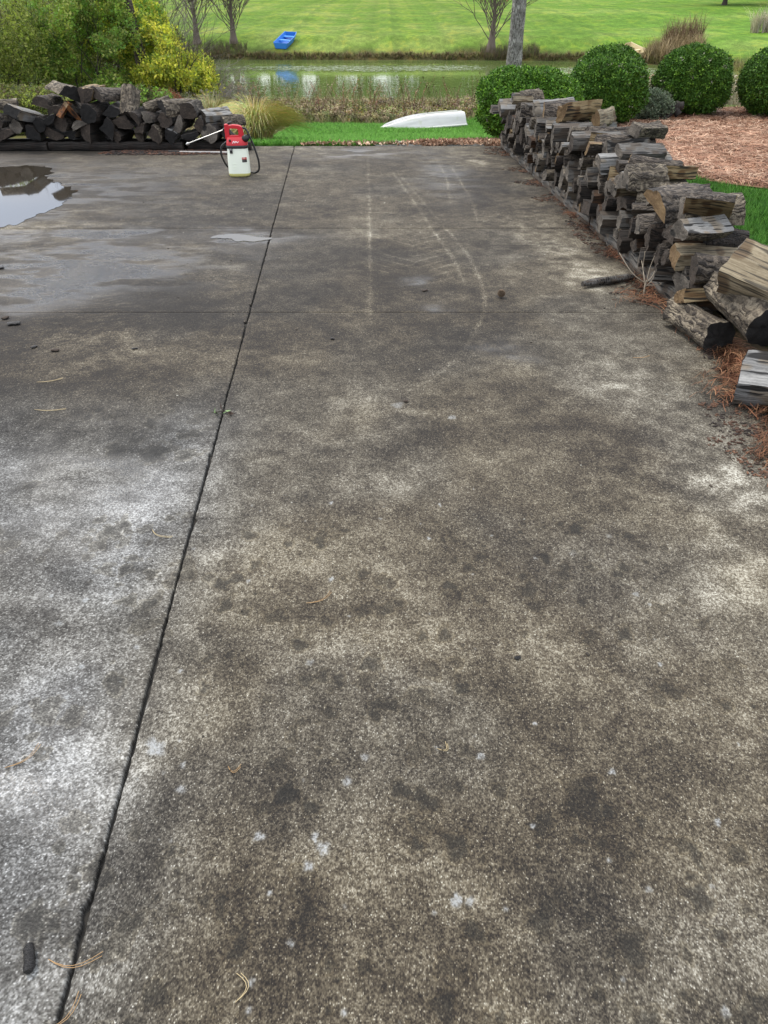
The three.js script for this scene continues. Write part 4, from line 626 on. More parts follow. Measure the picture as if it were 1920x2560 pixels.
// ---------------------------------------------------------------- grass, weeds, litter
function bladeClump(n, h, w, lean, seed, segs = 2) {
  const m = new MB(), r = rng(seed);
  for (let k = 0; k < n; k++) { const a = r() * 6.28, d = r() * 0.03, x = Math.cos(a) * d, z = Math.sin(a) * d, b = r() * 6.28, H = h * (0.6 + 0.6 * r()), l = H * lean * (0.4 + r()), px = -Math.sin(b), pz = Math.cos(b); let p0, p1; for (let s = 0; s <= segs; s++) { const f = s / segs, W = w * (1 - f * 0.92), y = H * (f - 0.25 * lean * f * f), q = l * f * f; const a1 = m.v(x + Math.cos(b) * q - px * W, y, z + Math.sin(b) * q - pz * W), b1 = m.v(x + Math.cos(b) * q + px * W, y, z + Math.sin(b) * q + pz * W); if (s) m.quad(p0, p1, b1, a1); p0 = a1; p1 = b1; } }
  return m.geo();
}
function scatter(name, geo, mat, n, seed, place, cols0, parent) { const r = rng(seed), L = [], C = []; let guard = 0; while (L.length < n && guard++ < n * 8) { const p = place(r); if (!p) continue; L.push(mat4(p[0], p[1], p[2], p[4] || 0, r() * 6.28, p[5] || 0, p[3])); C.push(pick(r, cols0)); } return instanced(name, geo, mat, L, parent, C); }
const gm = leafMat(0.65), LAWN = [[0.09, 0.26, 0.025], [0.11, 0.29, 0.03], [0.07, 0.21, 0.02], [0.14, 0.3, 0.05]];
scatter('lawn_grass', bladeClump(9, 0.085, 0.0035, 0.5, 1), gm, 42000, 401, (r) => { const z = -11.15 - Math.pow(r(), 1.4) * 13, x = -5 + r() * 8.2; if (x > 0.2 && z > -11.7 - (x - 0.2) * 0.28) return null; if (x < -1.95 - Math.max(0, -14 - z) * 0.06) return null; return [x, groundY(x, z) - 0.005, z, 0.7 + 0.6 * r()]; }, LAWN);
scatter('side_lawn_grass', bladeClump(9, 0.075, 0.0028, 0.5, 2), gm, 42000, 402, (r) => { const z = -0.2 - r() * 9.4, x = (z > -2.6 ? 1.84 : 2.12) + r() * 2.6; const edge = 3.3 + (z + 9) * 0.32 - (fbm(z * 2, 4, 2) - 0.5) * 0.3; if (z < -6.4 && x > edge + (z < -8.9 ? -2 : 0) && z < -7.9 + (x - 3.9) * 0.9) return null; return [x, groundY(x, z) - 0.004, z, 0.7 + 0.6 * r()]; }, [[0.06, 0.18, 0.02], [0.08, 0.2, 0.025], [0.045, 0.14, 0.018]]);
scatter('bed_edge_grass', bladeClump(9, 0.09, 0.004, 0.5, 3), gm, 5000, 403, (r) => { const x = 4.5 + r() * 5, z = -15.6 - r() * 3; return [x, groundY(x, z) - 0.005, z, 0.8 + 0.5 * r()]; }, LAWN);
// pine straw bed: a soil sheet and needles
const strawMat = leafMat(0.8), STRAW = [[0.4, 0.23, 0.15], [0.3, 0.16, 0.1], [0.5, 0.34, 0.24], [0.22, 0.11, 0.07]];
function needles(n, L, seed, w = 0.0024) { const m = new MB(), r = rng(seed); for (let k = 0; k < n; k++) { const a = r() * 6.28, x = (r() - 0.5) * L * 0.6, z = (r() - 0.5) * L * 0.6, y = r() * 0.02, c = (r() - 0.5) * 1.2, l = L * (0.6 + 0.6 * r()); let p0, p1; for (let s = 0; s <= 3; s++) { const f = s / 3, b = a + c * f, X = x + Math.cos(b) * l * f, Z = z + Math.sin(b) * l * f, Y = y + Math.sin(f * 3.14) * 0.012 + f * 0.008 * r(); const a1 = m.v(X - Math.sin(b) * w, Y, Z + Math.cos(b) * w), b1 = m.v(X + Math.sin(b) * w, Y + 0.001, Z - Math.cos(b) * w); if (s) m.quad(p0, p1, b1, a1); p0 = a1; p1 = b1; } } return m.geo(); }
const bedIn = (x, z) => x > 2.05 && z > -15.4 && z < -9.0 + (x - 3.2) * 0.95 * (x > 3.2 ? 1 : 0.2) && z < -6.2;
{
  const m = new MB(true), r = rng(5), N = 70, K = 60;
  for (let j = 0; j <= K; j++) for (let i = 0; i <= N; i++) { const x = mix(1.4, 11, i / N), zn = -9.0 + Math.max(0, x - 3.2) * 0.95 + (fbm(x * 2, 3, 3) - 0.5) * 0.3, z = mix(-15.6, Math.min(zn, -6.2 + (fbm(x, 8, 2) - 0.5) * 0.3), j / K), n = fbm(x * 2.2, z * 2.2, 4); m.col = [0.2 * (0.6 + 0.8 * n), 0.1 * (0.6 + 0.8 * n), 0.058 * (0.6 + 0.8 * n)]; m.v(x, groundY(x, z) + 0.014 + (n - 0.45) * 0.05 * (j && j < K ? 1 : 0), z, x, z); }
  for (let j = 0; j < K; j++) for (let i = 0; i < N; i++) m.quad(j * (N + 1) + i, (j + 1) * (N + 1) + i, (j + 1) * (N + 1) + i + 1, j * (N + 1) + i + 1);
  structure('mulch_bed', m.geo(), new THREE.MeshStandardMaterial({ vertexColors: true, roughness: 0.95 }));
}
scatter('pine_straw', needles(9, 0.16, 7), strawMat, 24000, 411, (r) => { const x = 2.05 + Math.pow(r(), 0.9) * 7.5, z = -6.2 - r() * 9.2; if (!bedIn(x, z)) return null; const n = fbm(x * 2.2, z * 2.2, 4); return [x, groundY(x, z) + 0.016 + (n - 0.45) * 0.05, z, 0.8 + 0.5 * r(), (r() - 0.5) * 0.4, (r() - 0.5) * 0.4]; }, STRAW);
scatter('bed_bark_crumbs', needles(4, 0.1, 17), strawMat, 5000, 417, (r) => { const x = 2.05 + r() * 7.5, z = -6.2 - r() * 9.2; if (!bedIn(x, z) || vn(x * 1.7, z * 1.7) < 0.5) return null; return [x, groundY(x, z) + 0.04, z, 0.7 + 0.6 * r(), (r() - 0.5) * 0.5, 0]; }, [[0.6, 0.44, 0.32], [0.12, 0.06, 0.04], [0.5, 0.3, 0.2]]);
// leaf litter where the slab meets the lawn
const litterGeo = leafCluster(6, 0.05, 0.1, 31, 0.6);
scatter('leaf_litter', litterGeo, strawMat, 1300, 412, (r) => { const x = -1.1 + r() * 3.3, d = r(); if (r() > 0.12 + sstep(0, 1.3, x)) return null; const z = -11.1 - d * (0.12 + Math.max(0, x - 0.1) * 0.42); return [x, groundY(x, z) + 0.02 + r() * 0.02, z, 0.6 + 0.5 * r()]; }, [[0.42, 0.27, 0.18], [0.3, 0.18, 0.12], [0.52, 0.38, 0.27], [0.2, 0.12, 0.08]]);
// bark crumbs and needles along the foot of the piles
const crumb = (() => { const m = new MB(), r = rng(6); for (let k = 0; k < 5; k++) { const x = (r() - 0.5) * 0.07, z = (r() - 0.5) * 0.07, a = r() * 3, l = 0.008 + r() * 0.02, w = 0.004 + r() * 0.008, h = 0.004 + r() * 0.007, c = Math.cos(a), s = Math.sin(a), P = (u, v, y) => [x + u * c - v * s, y, z + u * s + v * c]; m.hexa([P(-l, -w, 0), P(l, -w * 0.6, 0), P(l, w, 0), P(-l * 0.8, w, 0), P(-l * 0.9, -w * 0.7, h), P(l * 0.8, -w * 0.5, h * 0.7), P(l * 0.8, w * 0.7, h), P(-l * 0.7, w * 0.6, h * 0.8)]); } return m.geo(); })();
const footDist = (r) => Math.pow(r(), 2.1);
scatter('bark_crumbs', crumb, new THREE.MeshStandardMaterial({ roughness: 0.95 }), 2100, 413, (r) => { const s = 2.5 + r() * 8.4, n = vn(s * 2.6, 3); if (n < r() * 0.9) return null; const w = 0.34 * n * n + 0.05 + (s > 4.55 && s < 5.1 ? 0.22 * r() : 0), x = frontX(s) + 0.12 - footDist(r) * w; return [x, 0.002, -s, 0.22 + 0.5 * r() * r()]; }, [[0.05, 0.032, 0.022], [0.075, 0.04, 0.025], [0.03, 0.022, 0.018], [0.12, 0.06, 0.035]]);
scatter('pile_foot_crumbs', crumb, new THREE.MeshStandardMaterial({ roughness: 0.95 }), 500, 414, (r) => { const x = -2.75 + (r() + r() - 1) * 0.9, z = -10.55 + footDist(r) * 0.25; return [x + 0.1, 0.003, z, 0.6 + 0.9 * r()]; }, [[0.05, 0.03, 0.022], [0.11, 0.05, 0.03], [0.025, 0.02, 0.018]]);
scatter('fallen_needles', needles(7, 0.11, 8, 0.0011), strawMat, 1100, 415, (r) => { const s = r() < 0.5 ? 2.4 + r() * 1.5 : 4.0 + r() * 3, w = 0.3 * vn(s * 3, 7), x = frontX(s) + 0.16 - footDist(r) * w - (s > 4.6 && s < 5 ? 0.15 * r() : 0); return [x, 0.004, -s, 0.7 + 0.5 * r()]; }, [[0.17, 0.075, 0.04], [0.12, 0.05, 0.028], [0.22, 0.12, 0.065]]);
const grit = new MB().hexa([[-0.01, 0, -0.006], [0.01, 0, -0.004], [0.009, 0, 0.005], [-0.008, 0, 0.006], [-0.008, 0.006, -0.004], [0.008, 0.005, -0.003], [0.007, 0.007, 0.003], [-0.006, 0.005, 0.004]]).geo();
scatter('lichen_crumbs', grit, new THREE.MeshStandardMaterial({ roughness: 0.95 }), 130, 416, (r) => { const x = -3 + r() * 4.4, z = -1 - r() * 7.5; return [x, 0.001, z, 0.25 + 0.6 * r() * r()]; }, [[0.03, 0.025, 0.02], [0.05, 0.04, 0.03], [0.3, 0.29, 0.25]]);

// weeds on the near shore
function stalks(n, h, seed, head) { const m = new MB(), r = rng(seed); for (let k = 0; k < n; k++) { const a = r() * 6.28, l = (0.1 + 0.3 * r()) * h, H = h * (0.6 + 0.6 * r()), pts = [V((r() - 0.5) * 0.1, 0, (r() - 0.5) * 0.1)]; for (let s = 1; s <= 3; s++) pts.push(V(pts[0].x + Math.cos(a) * l * s * s / 9, H * s / 3, pts[0].z + Math.sin(a) * l * s * s / 9)); m.tube(pts, [0.007, 0.006, 0.005, 0.003], 3, false); for (let q = 0; q < head; q++) { const p = pts[2].clone().lerp(pts[3], r()), d = V(r() - 0.5, r() * 0.5, r() - 0.5).normalize().multiplyScalar(0.022 + 0.03 * r()), e = V(d.z, 0.02, -d.x).multiplyScalar(0.5); const i0 = m.v(p.x, p.y, p.z), i1 = m.v(p.x + d.x + e.x, p.y + d.y, p.z + d.z + e.z), i2 = m.v(p.x + d.x * 1.3, p.y + d.y * 1.3, p.z + d.z * 1.3), i3 = m.v(p.x + d.x - e.x, p.y + d.y, p.z + d.z - e.z); m.tri(i0, i1, i2); m.tri(i0, i2, i3); } } return m.geo(); }
const weedPlace = (z0, z1, x0, x1, s) => (r) => { const z = mix(z0, z1, r()), x = mix(x0, x1, r()); return [x, groundY(x, z) - 0.02, z, s * (0.6 + 0.7 * r())]; };
const WB = [[0.2, 0.24, 0.08], [0.26, 0.19, 0.12], [0.32, 0.25, 0.16], [0.17, 0.125, 0.08], [0.26, 0.22, 0.1], [0.2, 0.2, 0.07]];
scatter('dry_weeds', stalks(7, 0.28, 1, 12), gm, 2600, 421, weedPlace(-23.6, -33, -7, 12, 1), WB);
scatter('tall_weeds', stalks(3, 0.9, 2, 14), gm, 300, 422, weedPlace(-24.2, -31, -7, 12, 1), [[0.17, 0.15, 0.06], [0.13, 0.12, 0.05], [0.22, 0.17, 0.11], [0.2, 0.1, 0.06]]);
scatter('shore_grass', bladeClump(12, 0.34, 0.005, 0.7, 9, 3), gm, 4200, 423, weedPlace(-22.9, -35.5, -9, 13, 1), [[0.22, 0.2, 0.08], [0.28, 0.24, 0.12], [0.15, 0.19, 0.05], [0.33, 0.28, 0.16]]);
scatter('leafy_weeds', leafCluster(14, 0.1, 0.4, 33, 0.5), gm, 900, 424, (r) => { const p = weedPlace(-24, -31, -7, 12, 0.6)(r); p[1] += 0.1 + r() * 0.2; return p; }, [[0.2, 0.22, 0.04], [0.14, 0.18, 0.04], [0.24, 0.15, 0.06], [0.26, 0.1, 0.07], [0.3, 0.28, 0.06]]);
scatter('bush_gap_weeds', stalks(7, 0.5, 5, 8), gm, 500, 425, weedPlace(-16.5, -24, 3, 12, 1), [[0.24, 0.17, 0.1], [0.2, 0.2, 0.1], [0.3, 0.26, 0.18]]);
// far shore fringe and reeds
const farShore = shore.filter(([x, z]) => z < -42 && x > -34);
scatter('far_bank_grass', bladeClump(16, 0.5, 0.022, 0.7, 10, 2), gm, 3600, 431, (r) => { const [x, z] = farShore[(r() * farShore.length) | 0], X = x + (r() - 0.5) * 1.6, Z = z - 0.15 - r() * 0.8 + (r() - 0.5) * 0.5; return shoreDist(X, Z) < 0.05 ? null : [X, groundY(X, Z) - 0.02, Z, 0.35 + 0.7 * r() * r()]; }, [[0.16, 0.14, 0.05], [0.2, 0.16, 0.08], [0.12, 0.13, 0.04], [0.13, 0.09, 0.05]]);
scatter('far_bank_brush', stalks(8, 0.6, 12, 6), gm, 600, 432, (r) => { const c = r() < 0.6 ? [-15.5, -72.6, 4.2] : [10, -70.6, 2.2]; const X = c[0] + (r() - 0.5) * c[2] * 2, Z = c[1] + (r() - 0.5) * 2.4; return shoreDist(X, Z) < 0.1 ? null : [X, groundY(X, Z) - 0.02, Z, 0.5 + 0.5 * r()]; }, [[0.1, 0.085, 0.05], [0.13, 0.1, 0.06], [0.09, 0.09, 0.04]]);
function reedBed(label, c, R, n, h, cols0, seed) { const g = thing('reed_bed', label, 'reeds', null); const s = scatter('reeds', bladeClump(14, h, 0.02, 0.45, seed, 3), gm, n, seed, (r) => { const a = r() * 6.28, q = Math.sqrt(r()), X = c[0] + Math.cos(a) * q * R[0], Z = c[1] + Math.sin(a) * q * R[1]; return [X - c[0], groundY(X, Z) - groundY(...c) - 0.03, Z - c[1], 0.6 + 0.6 * r()]; }, cols0, g); g.position.set(c[0], groundY(...c), c[1]); return s; }
reedBed('tan reed bed beside the yellow boat on the right shore', [21.3, -65.2], [2.2, 1.6], 300, 1.15, [[0.34, 0.27, 0.16], [0.28, 0.21, 0.11], [0.22, 0.17, 0.09]], 441);
reedBed('pale plume grass on the lawn at right edge', [33, -72], [4, 1.0], 240, 1.7, [[0.5, 0.45, 0.36], [0.42, 0.38, 0.27]], 442);
reedBed('yellow-green reeds between the two right boxwoods', [20.5, -46.5], [1.6, 2.2], 260, 1.7, [[0.3, 0.29, 0.08], [0.24, 0.25, 0.07]], 443);
reedBed('reddish bare brush behind the tan reeds', [22.4, -67.2], [1.5, 0.8], 90, 1.9, [[0.2, 0.13, 0.08], [0.16, 0.11, 0.07]], 444);

// ornamental grass clumps beside the left pile
function grassClump(label, x, z, n, H, R, seed, pal) {
  const g = thing('grass_clump', label, 'grass clump', 'ornamental grass clumps by the slab'), m = new MB(true), r = rng(seed);
  for (let k = 0; k < n; k++) { const a = r() * 6.28, q = Math.sqrt(r()), b = a + (r() - 0.5) * 0.8, bx = Math.cos(a) * q * R * 0.3, bz = Math.sin(a) * q * R * 0.3, h = H * (0.55 + 0.55 * r()), l = R * (0.2 + q * 0.62) * (0.6 + 0.5 * r()), w = 0.0045; m.col = pal[(r() * pal.length) | 0].map((c) => c * (0.75 + 0.5 * r())); let p0, p1; for (let s = 0; s <= 5; s++) { const f = s / 5, W = w * (1 - f * 0.85), X = bx + Math.cos(b) * l * f * f, Z = bz + Math.sin(b) * l * f * f, Y = h * (1.35 * f - 0.55 * f * f * f * (0.6 + q)) - 0.02; const a1 = m.v(X + Math.sin(b) * W, Y, Z - Math.cos(b) * W), b1 = m.v(X - Math.sin(b) * W, Y + 0.002, Z + Math.cos(b) * W); if (s) m.quad(p0, p1, b1, a1); p0 = a1; p1 = b1; } }
  const k = mesh('blades', m.geo(), new THREE.MeshStandardMaterial({ vertexColors: true, roughness: 0.7, side: THREE.DoubleSide }), g); k.userData.kind = 'stuff';
  g.position.set(x, groundY(x, z), z);
}
const YG = [[0.5, 0.46, 0.13], [0.36, 0.38, 0.09], [0.24, 0.28, 0.07], [0.62, 0.52, 0.26], [0.5, 0.42, 0.18]];
grassClump('arching yellow-green grass clump right behind the sprayer', -1.86, -12.2, 2800, 0.66, 0.78, 451, YG);
grassClump('grass clump behind right end of left woodpile', -2.55, -12.5, 1800, 0.7, 0.6, 452, [[0.32, 0.32, 0.11], [0.22, 0.26, 0.08], [0.42, 0.35, 0.17], [0.3, 0.24, 0.12]]);
grassClump('taller straw coloured grass clump under the yellow vine', -2.75, -13.9, 1500, 0.75, 0.7, 453, [[0.42, 0.36, 0.17], [0.32, 0.29, 0.13], [0.24, 0.26, 0.08]]);

// small grey-green shrub and stump between boxwoods
shrub('lavender_shrub', 'small silvery green shrub between two boxwoods', 'shrub', [4.28, 0.2, -14.0], [0.48, 0.3, 0.35], 2400, [[0.16, 0.21, 0.13], [0.2, 0.25, 0.17], [0.12, 0.17, 0.1]], 121, { leaf: 1, stems: 6, sparse: 0.3, size: 0.55 });
shrub('red_leaf_shrub', 'reddish leaved shrub in front of the rightmost boxwood', 'shrub', [6.6, 0.75, -13.0], [0.32, 0.45, 0.3], 420, [[0.24, 0.08, 0.06], [0.3, 0.16, 0.12], [0.14, 0.07, 0.05]], 122, { leaf: 1, stems: 7, sparse: 0.5, size: 0.8 });
{
  const g = thing('driftwood_stump', 'weathered dark stump root lying on pine straw by boxwood', 'stump'), m = new MB(), r = rng(91);
  for (const [a, b, c, d, rr] of [[[-0.32, 0.02, 0.1], [-0.1, 0.08, 0.05], [0.1, 0.2, 0], [0.3, 0.23, 0], 0.07], [[-0.2, 0.0, -0.05], [0.0, 0.1, 0], [0.16, 0.17, 0.03], [0.24, 0.1, 0.06], 0.06], [[-0.1, 0, 0.12], [0.02, 0.07, 0.08], [0.1, 0.14, 0.03], [0.2, 0.2, -0.05], 0.05]]) { const q = new THREE.CatmullRomCurve3([a, b, c, d].map((p) => V(...p))).getPoints(12); m.tube(q, q.map((_, k) => rr * (1.1 - 0.5 * Math.abs(k / 12 - 0.6)) * (0.8 + 0.4 * r())), 9); }
  mesh('root', m.geo(), M.dark, g); g.position.set(4.55, groundY(4.55, -13.9) + 0.02, -13.9);
}
// stepping stones at the slab edge
{
  const r = rng(92), sm = new THREE.MeshStandardMaterial({ map: tex(256, 256, (u, v, o) => { const n = fbm(u * 8, v * 8, 4), s = vn(u * 90, v * 90); const k = 150 + 60 * n + 24 * (s - 0.5); o[0] = k; o[1] = k; o[2] = k * 0.97; }), roughness: 0.9 });
  const pv = (label, q) => { const g = thing('stepping_stone', label, 'paver', 'stepping stones at end of the slab'), m = new MB(), cx = q.reduce((s, p) => s + p[0], 0) / 4, cz = q.reduce((s, p) => s + p[1], 0) / 4, y = groundY(cx, cz), ring = []; for (let k = 0; k < 4; k++) for (let t = 0; t < 8; t++) { const a = q[k], b = q[(k + 1) % 4]; ring.push([mix(a[0], b[0], t / 8) - cx + (r() - 0.5) * 0.012, mix(a[1], b[1], t / 8) - cz + (r() - 0.5) * 0.012]); } const R = (s, h) => ring.map(([x, z]) => [x * s, h, z * s]); m.loft([R(1, -0.05), R(1, 0.035), R(0.985, 0.045)], true, false, true); for (let i = 0; i < m.u.length; i += 2) { m.u[i] = m.p[i / 2 * 3] * 1.3 + 0.5; m.u[i + 1] = m.p[i / 2 * 3 + 2] * 1.3 + 0.5; } mesh('slab', m.geo(), sm, g); g.position.set(cx, y, cz); };
  pv('left stepping stone nearest the lawn', [[-0.3, -11.72], [0.16, -11.86], [0.34, -11.56], [-0.16, -11.5]]);
  pv('left stepping stone touching the slab', [[-0.2, -11.42], [0.44, -11.44], [0.5, -11.1], [-0.12, -11.1]]);
  pv('right stepping stone nearest the lawn', [[0.52, -11.62], [0.98, -11.76], [1.08, -11.56], [0.56, -11.5]]);
  pv('right stepping stone touching the slab', [[0.74, -11.4], [1.24, -11.38], [1.34, -11.1], [0.84, -11.12]]);
}

// ---------------------------------------------------------------- boats
function jonBoat(label, x, z, yaw, outer, inner, seatM, L = 3.1, W = 1.2) {
  const g = thing('jon_boat', label, 'boat', null), D = 0.42, t = 0.03, b = W * 0.38, bw = W * 0.3;
  const st = [[-L / 2, W * 0.5, b, 0, D], [L * 0.15, W * 0.5, b, 0, D], [L * 0.38, W * 0.46, b * 0.9, 0.06, D + 0.03], [L / 2, W * 0.4, bw, 0.2, D + 0.08]];      // x, half width at the rail, at the floor, floor height, rail height
  const bt = new MB(), sides = [new MB(), new MB()], rail = new MB();
  for (let k = 0; k < 3; k++) { const [xa, wa, ba, fa, ra] = st[k], [xb, wb, bb, fb, rb] = st[k + 1]; bt.hexa([[xa, fa, -ba], [xb, fb, -bb], [xb, fb, bb], [xa, fa, ba], [xa, fa + t, -ba], [xb, fb + t, -bb], [xb, fb + t, bb], [xa, fa + t, ba]]); [-1, 1].forEach((s, i) => sides[i].hexa([[xa, fa, s * ba], [xb, fb, s * bb], [xb, rb, s * wb], [xa, ra, s * wa], [xa, fa + 0.001, s * (ba - t)], [xb, fb + 0.001, s * (bb - t)], [xb, rb, s * (wb - t)], [xa, ra, s * (wa - t)]])); for (const s of [-1, 1]) rail.tube([V(xa, ra, s * wa), V(xb, rb, s * wb)], 0.03, 6); }
  mesh('hull_bottom', bt.geo(), inner, g); sides.forEach((s) => mesh('hull_side', s.geo(), outer, g)); mesh('gunwale', rail.geo(), outer, g);
  const end = (k, dx) => { const [xa, wa, ba, fa, ra] = st[k]; return new MB().hexa([[xa, fa, -ba], [xa + dx, fa, -ba], [xa + dx, fa, ba], [xa, fa, ba], [xa, ra, -wa], [xa + dx, ra, -wa], [xa + dx, ra, wa], [xa, ra, wa]]).geo(); };
  mesh('transom', end(0, 0.035), outer, g); mesh('bow_panel', end(3, -0.035), outer, g);
  for (const [sx, d] of [[-L * 0.38, 0.34], [-L * 0.02, 0.26], [L * 0.34, 0.3]]) mesh('seat', new MB().box(sx - d / 2, sx + d / 2, 0.24, 0.285, -W * 0.43, W * 0.43).geo(), seatM, g);
  const y0 = groundY(x, z), d = 1.3, ya = groundY(x + Math.cos(yaw) * d, z - Math.sin(yaw) * d), yb = groundY(x - Math.cos(yaw) * d, z + Math.sin(yaw) * d), n = V(-Math.sin(yaw), 0, -Math.cos(yaw)), sa = groundY(x + n.x * 0.5, z + n.z * 0.5), sb = groundY(x - n.x * 0.5, z - n.z * 0.5);
  g.rotation.order = 'YZX'; g.rotation.set(Math.atan2(sa - sb, 1) * 0.9, yaw, Math.atan2(ya - yb, 2 * d)); g.position.set(x, (ya + yb) / 2 + 0.03, z); return g;
}
const paint = (r, g, b, ro = 0.45) => new THREE.MeshStandardMaterial({ color: lin(r, g, b), roughness: ro });
jonBoat('blue flat-bottomed boat pulled up on the far lawn', -8.15, -74.2, 1.38, paint(0.03, 0.2, 0.62), paint(0.02, 0.14, 0.5), paint(0.06, 0.3, 0.72));
jonBoat('yellowish flat-bottomed boat on the shore behind the boxwoods', 18.95, -67.4, 1.75, paint(0.5, 0.42, 0.24), paint(0.3, 0.24, 0.12), paint(0.55, 0.47, 0.28));
{
  const g = thing('overturned_rowboat', 'white rowboat lying upside down on the lawn', 'boat'), L = 2.2, N = 18, rings = [];
  for (let k = 0; k <= N; k++) { const f = k / N, x = (f - 0.5) * L, w = 0.6 * Math.pow(Math.sin(Math.min(1, f * 1.18 + 0.03) * Math.PI / 2), 0.72) * (1 - 0.06 * f), h = 0.31 * Math.pow(Math.sin(Math.min(1, f * 1.45 + 0.06) * Math.PI / 2), 0.75) + 0.02 * f, c = [[-1.02, 0], [-1.0, 0.03], [-0.94, 0.2], [-0.86, 0.6], [-0.78, 0.86], [-0.7, 0.93], [-0.4, 0.97], [-0.05, 1], [0.05, 1], [0.4, 0.97], [0.7, 0.93], [0.78, 0.86], [0.86, 0.6], [0.94, 0.2], [1.0, 0.03], [1.02, 0]]; rings.push(c.map(([a, b]) => [x, b * h, a * w])); }
  const hull = new MB(); hull.loft(rings, false); const tm = new MB(); tm.loft([rings[N]], true, true);
  const wmap = tex(512, 256, (u, v, o) => { const n = fbm(u * 30, v * 8, 4), s = sstep(0.6, 0.8, fbm(u * 9 + 4, v * 14, 4)); const k = 202 + 30 * (n - 0.5); o[0] = mix(k, 176, s * 0.5); o[1] = mix(k, 182, s * 0.5); o[2] = mix(k, 158, s * 0.5); }, { gain: false }), white = new THREE.MeshStandardMaterial({ map: wmap, roughness: 0.5 });
  mesh('hull', hull.geo(), white, g); mesh('transom', tm.geo(), white, g);
  for (const s of [-0.45, 0, 0.45]) { const q = rings.slice(2).map((r, k) => V(r[0][0], Math.max(...r.map((p) => p[1])) * (s ? 0.965 : 1) + 0.006, s * r[r.length - 1][2] * 1.0)); mesh('keel_strip', new MB().tube(q, 0.014, 5).geo(), white, g); }
  const q1 = rings.map((r) => V(r[0][0], r[1][1] + 0.01, r[1][2])), q2 = rings.map((r) => V(r[0][0], r[1][1] + 0.01, -r[1][2])); mesh('rub_rail', new MB().tube(q1, 0.02, 6).geo(), paint(0.62, 0.64, 0.6), g); mesh('rub_rail', new MB().tube(q2, 0.02, 6).geo(), paint(0.62, 0.64, 0.6), g);
  for (const [a, b] of [[0.28, 0.12], [0.52, -0.1], [0.68, -0.28]]) mesh('leaf_scrap', leafCluster(3, 0.06, 0.04, 9, 0.6).translate(a * 0.85, 0.325, b), twigDark, g);
  const a = [-0.22, -20.75], b = [1.9, -21.55]; g.rotation.order = 'YZX'; const yaw = Math.atan2(-(b[1] - a[1]), b[0] - a[0]); g.rotation.set(-0.1, yaw, 0.03); const cx = (a[0] + b[0]) / 2, cz = (a[1] + b[1]) / 2; g.position.set(cx, groundY(cx, cz) + 0.02, cz);
}

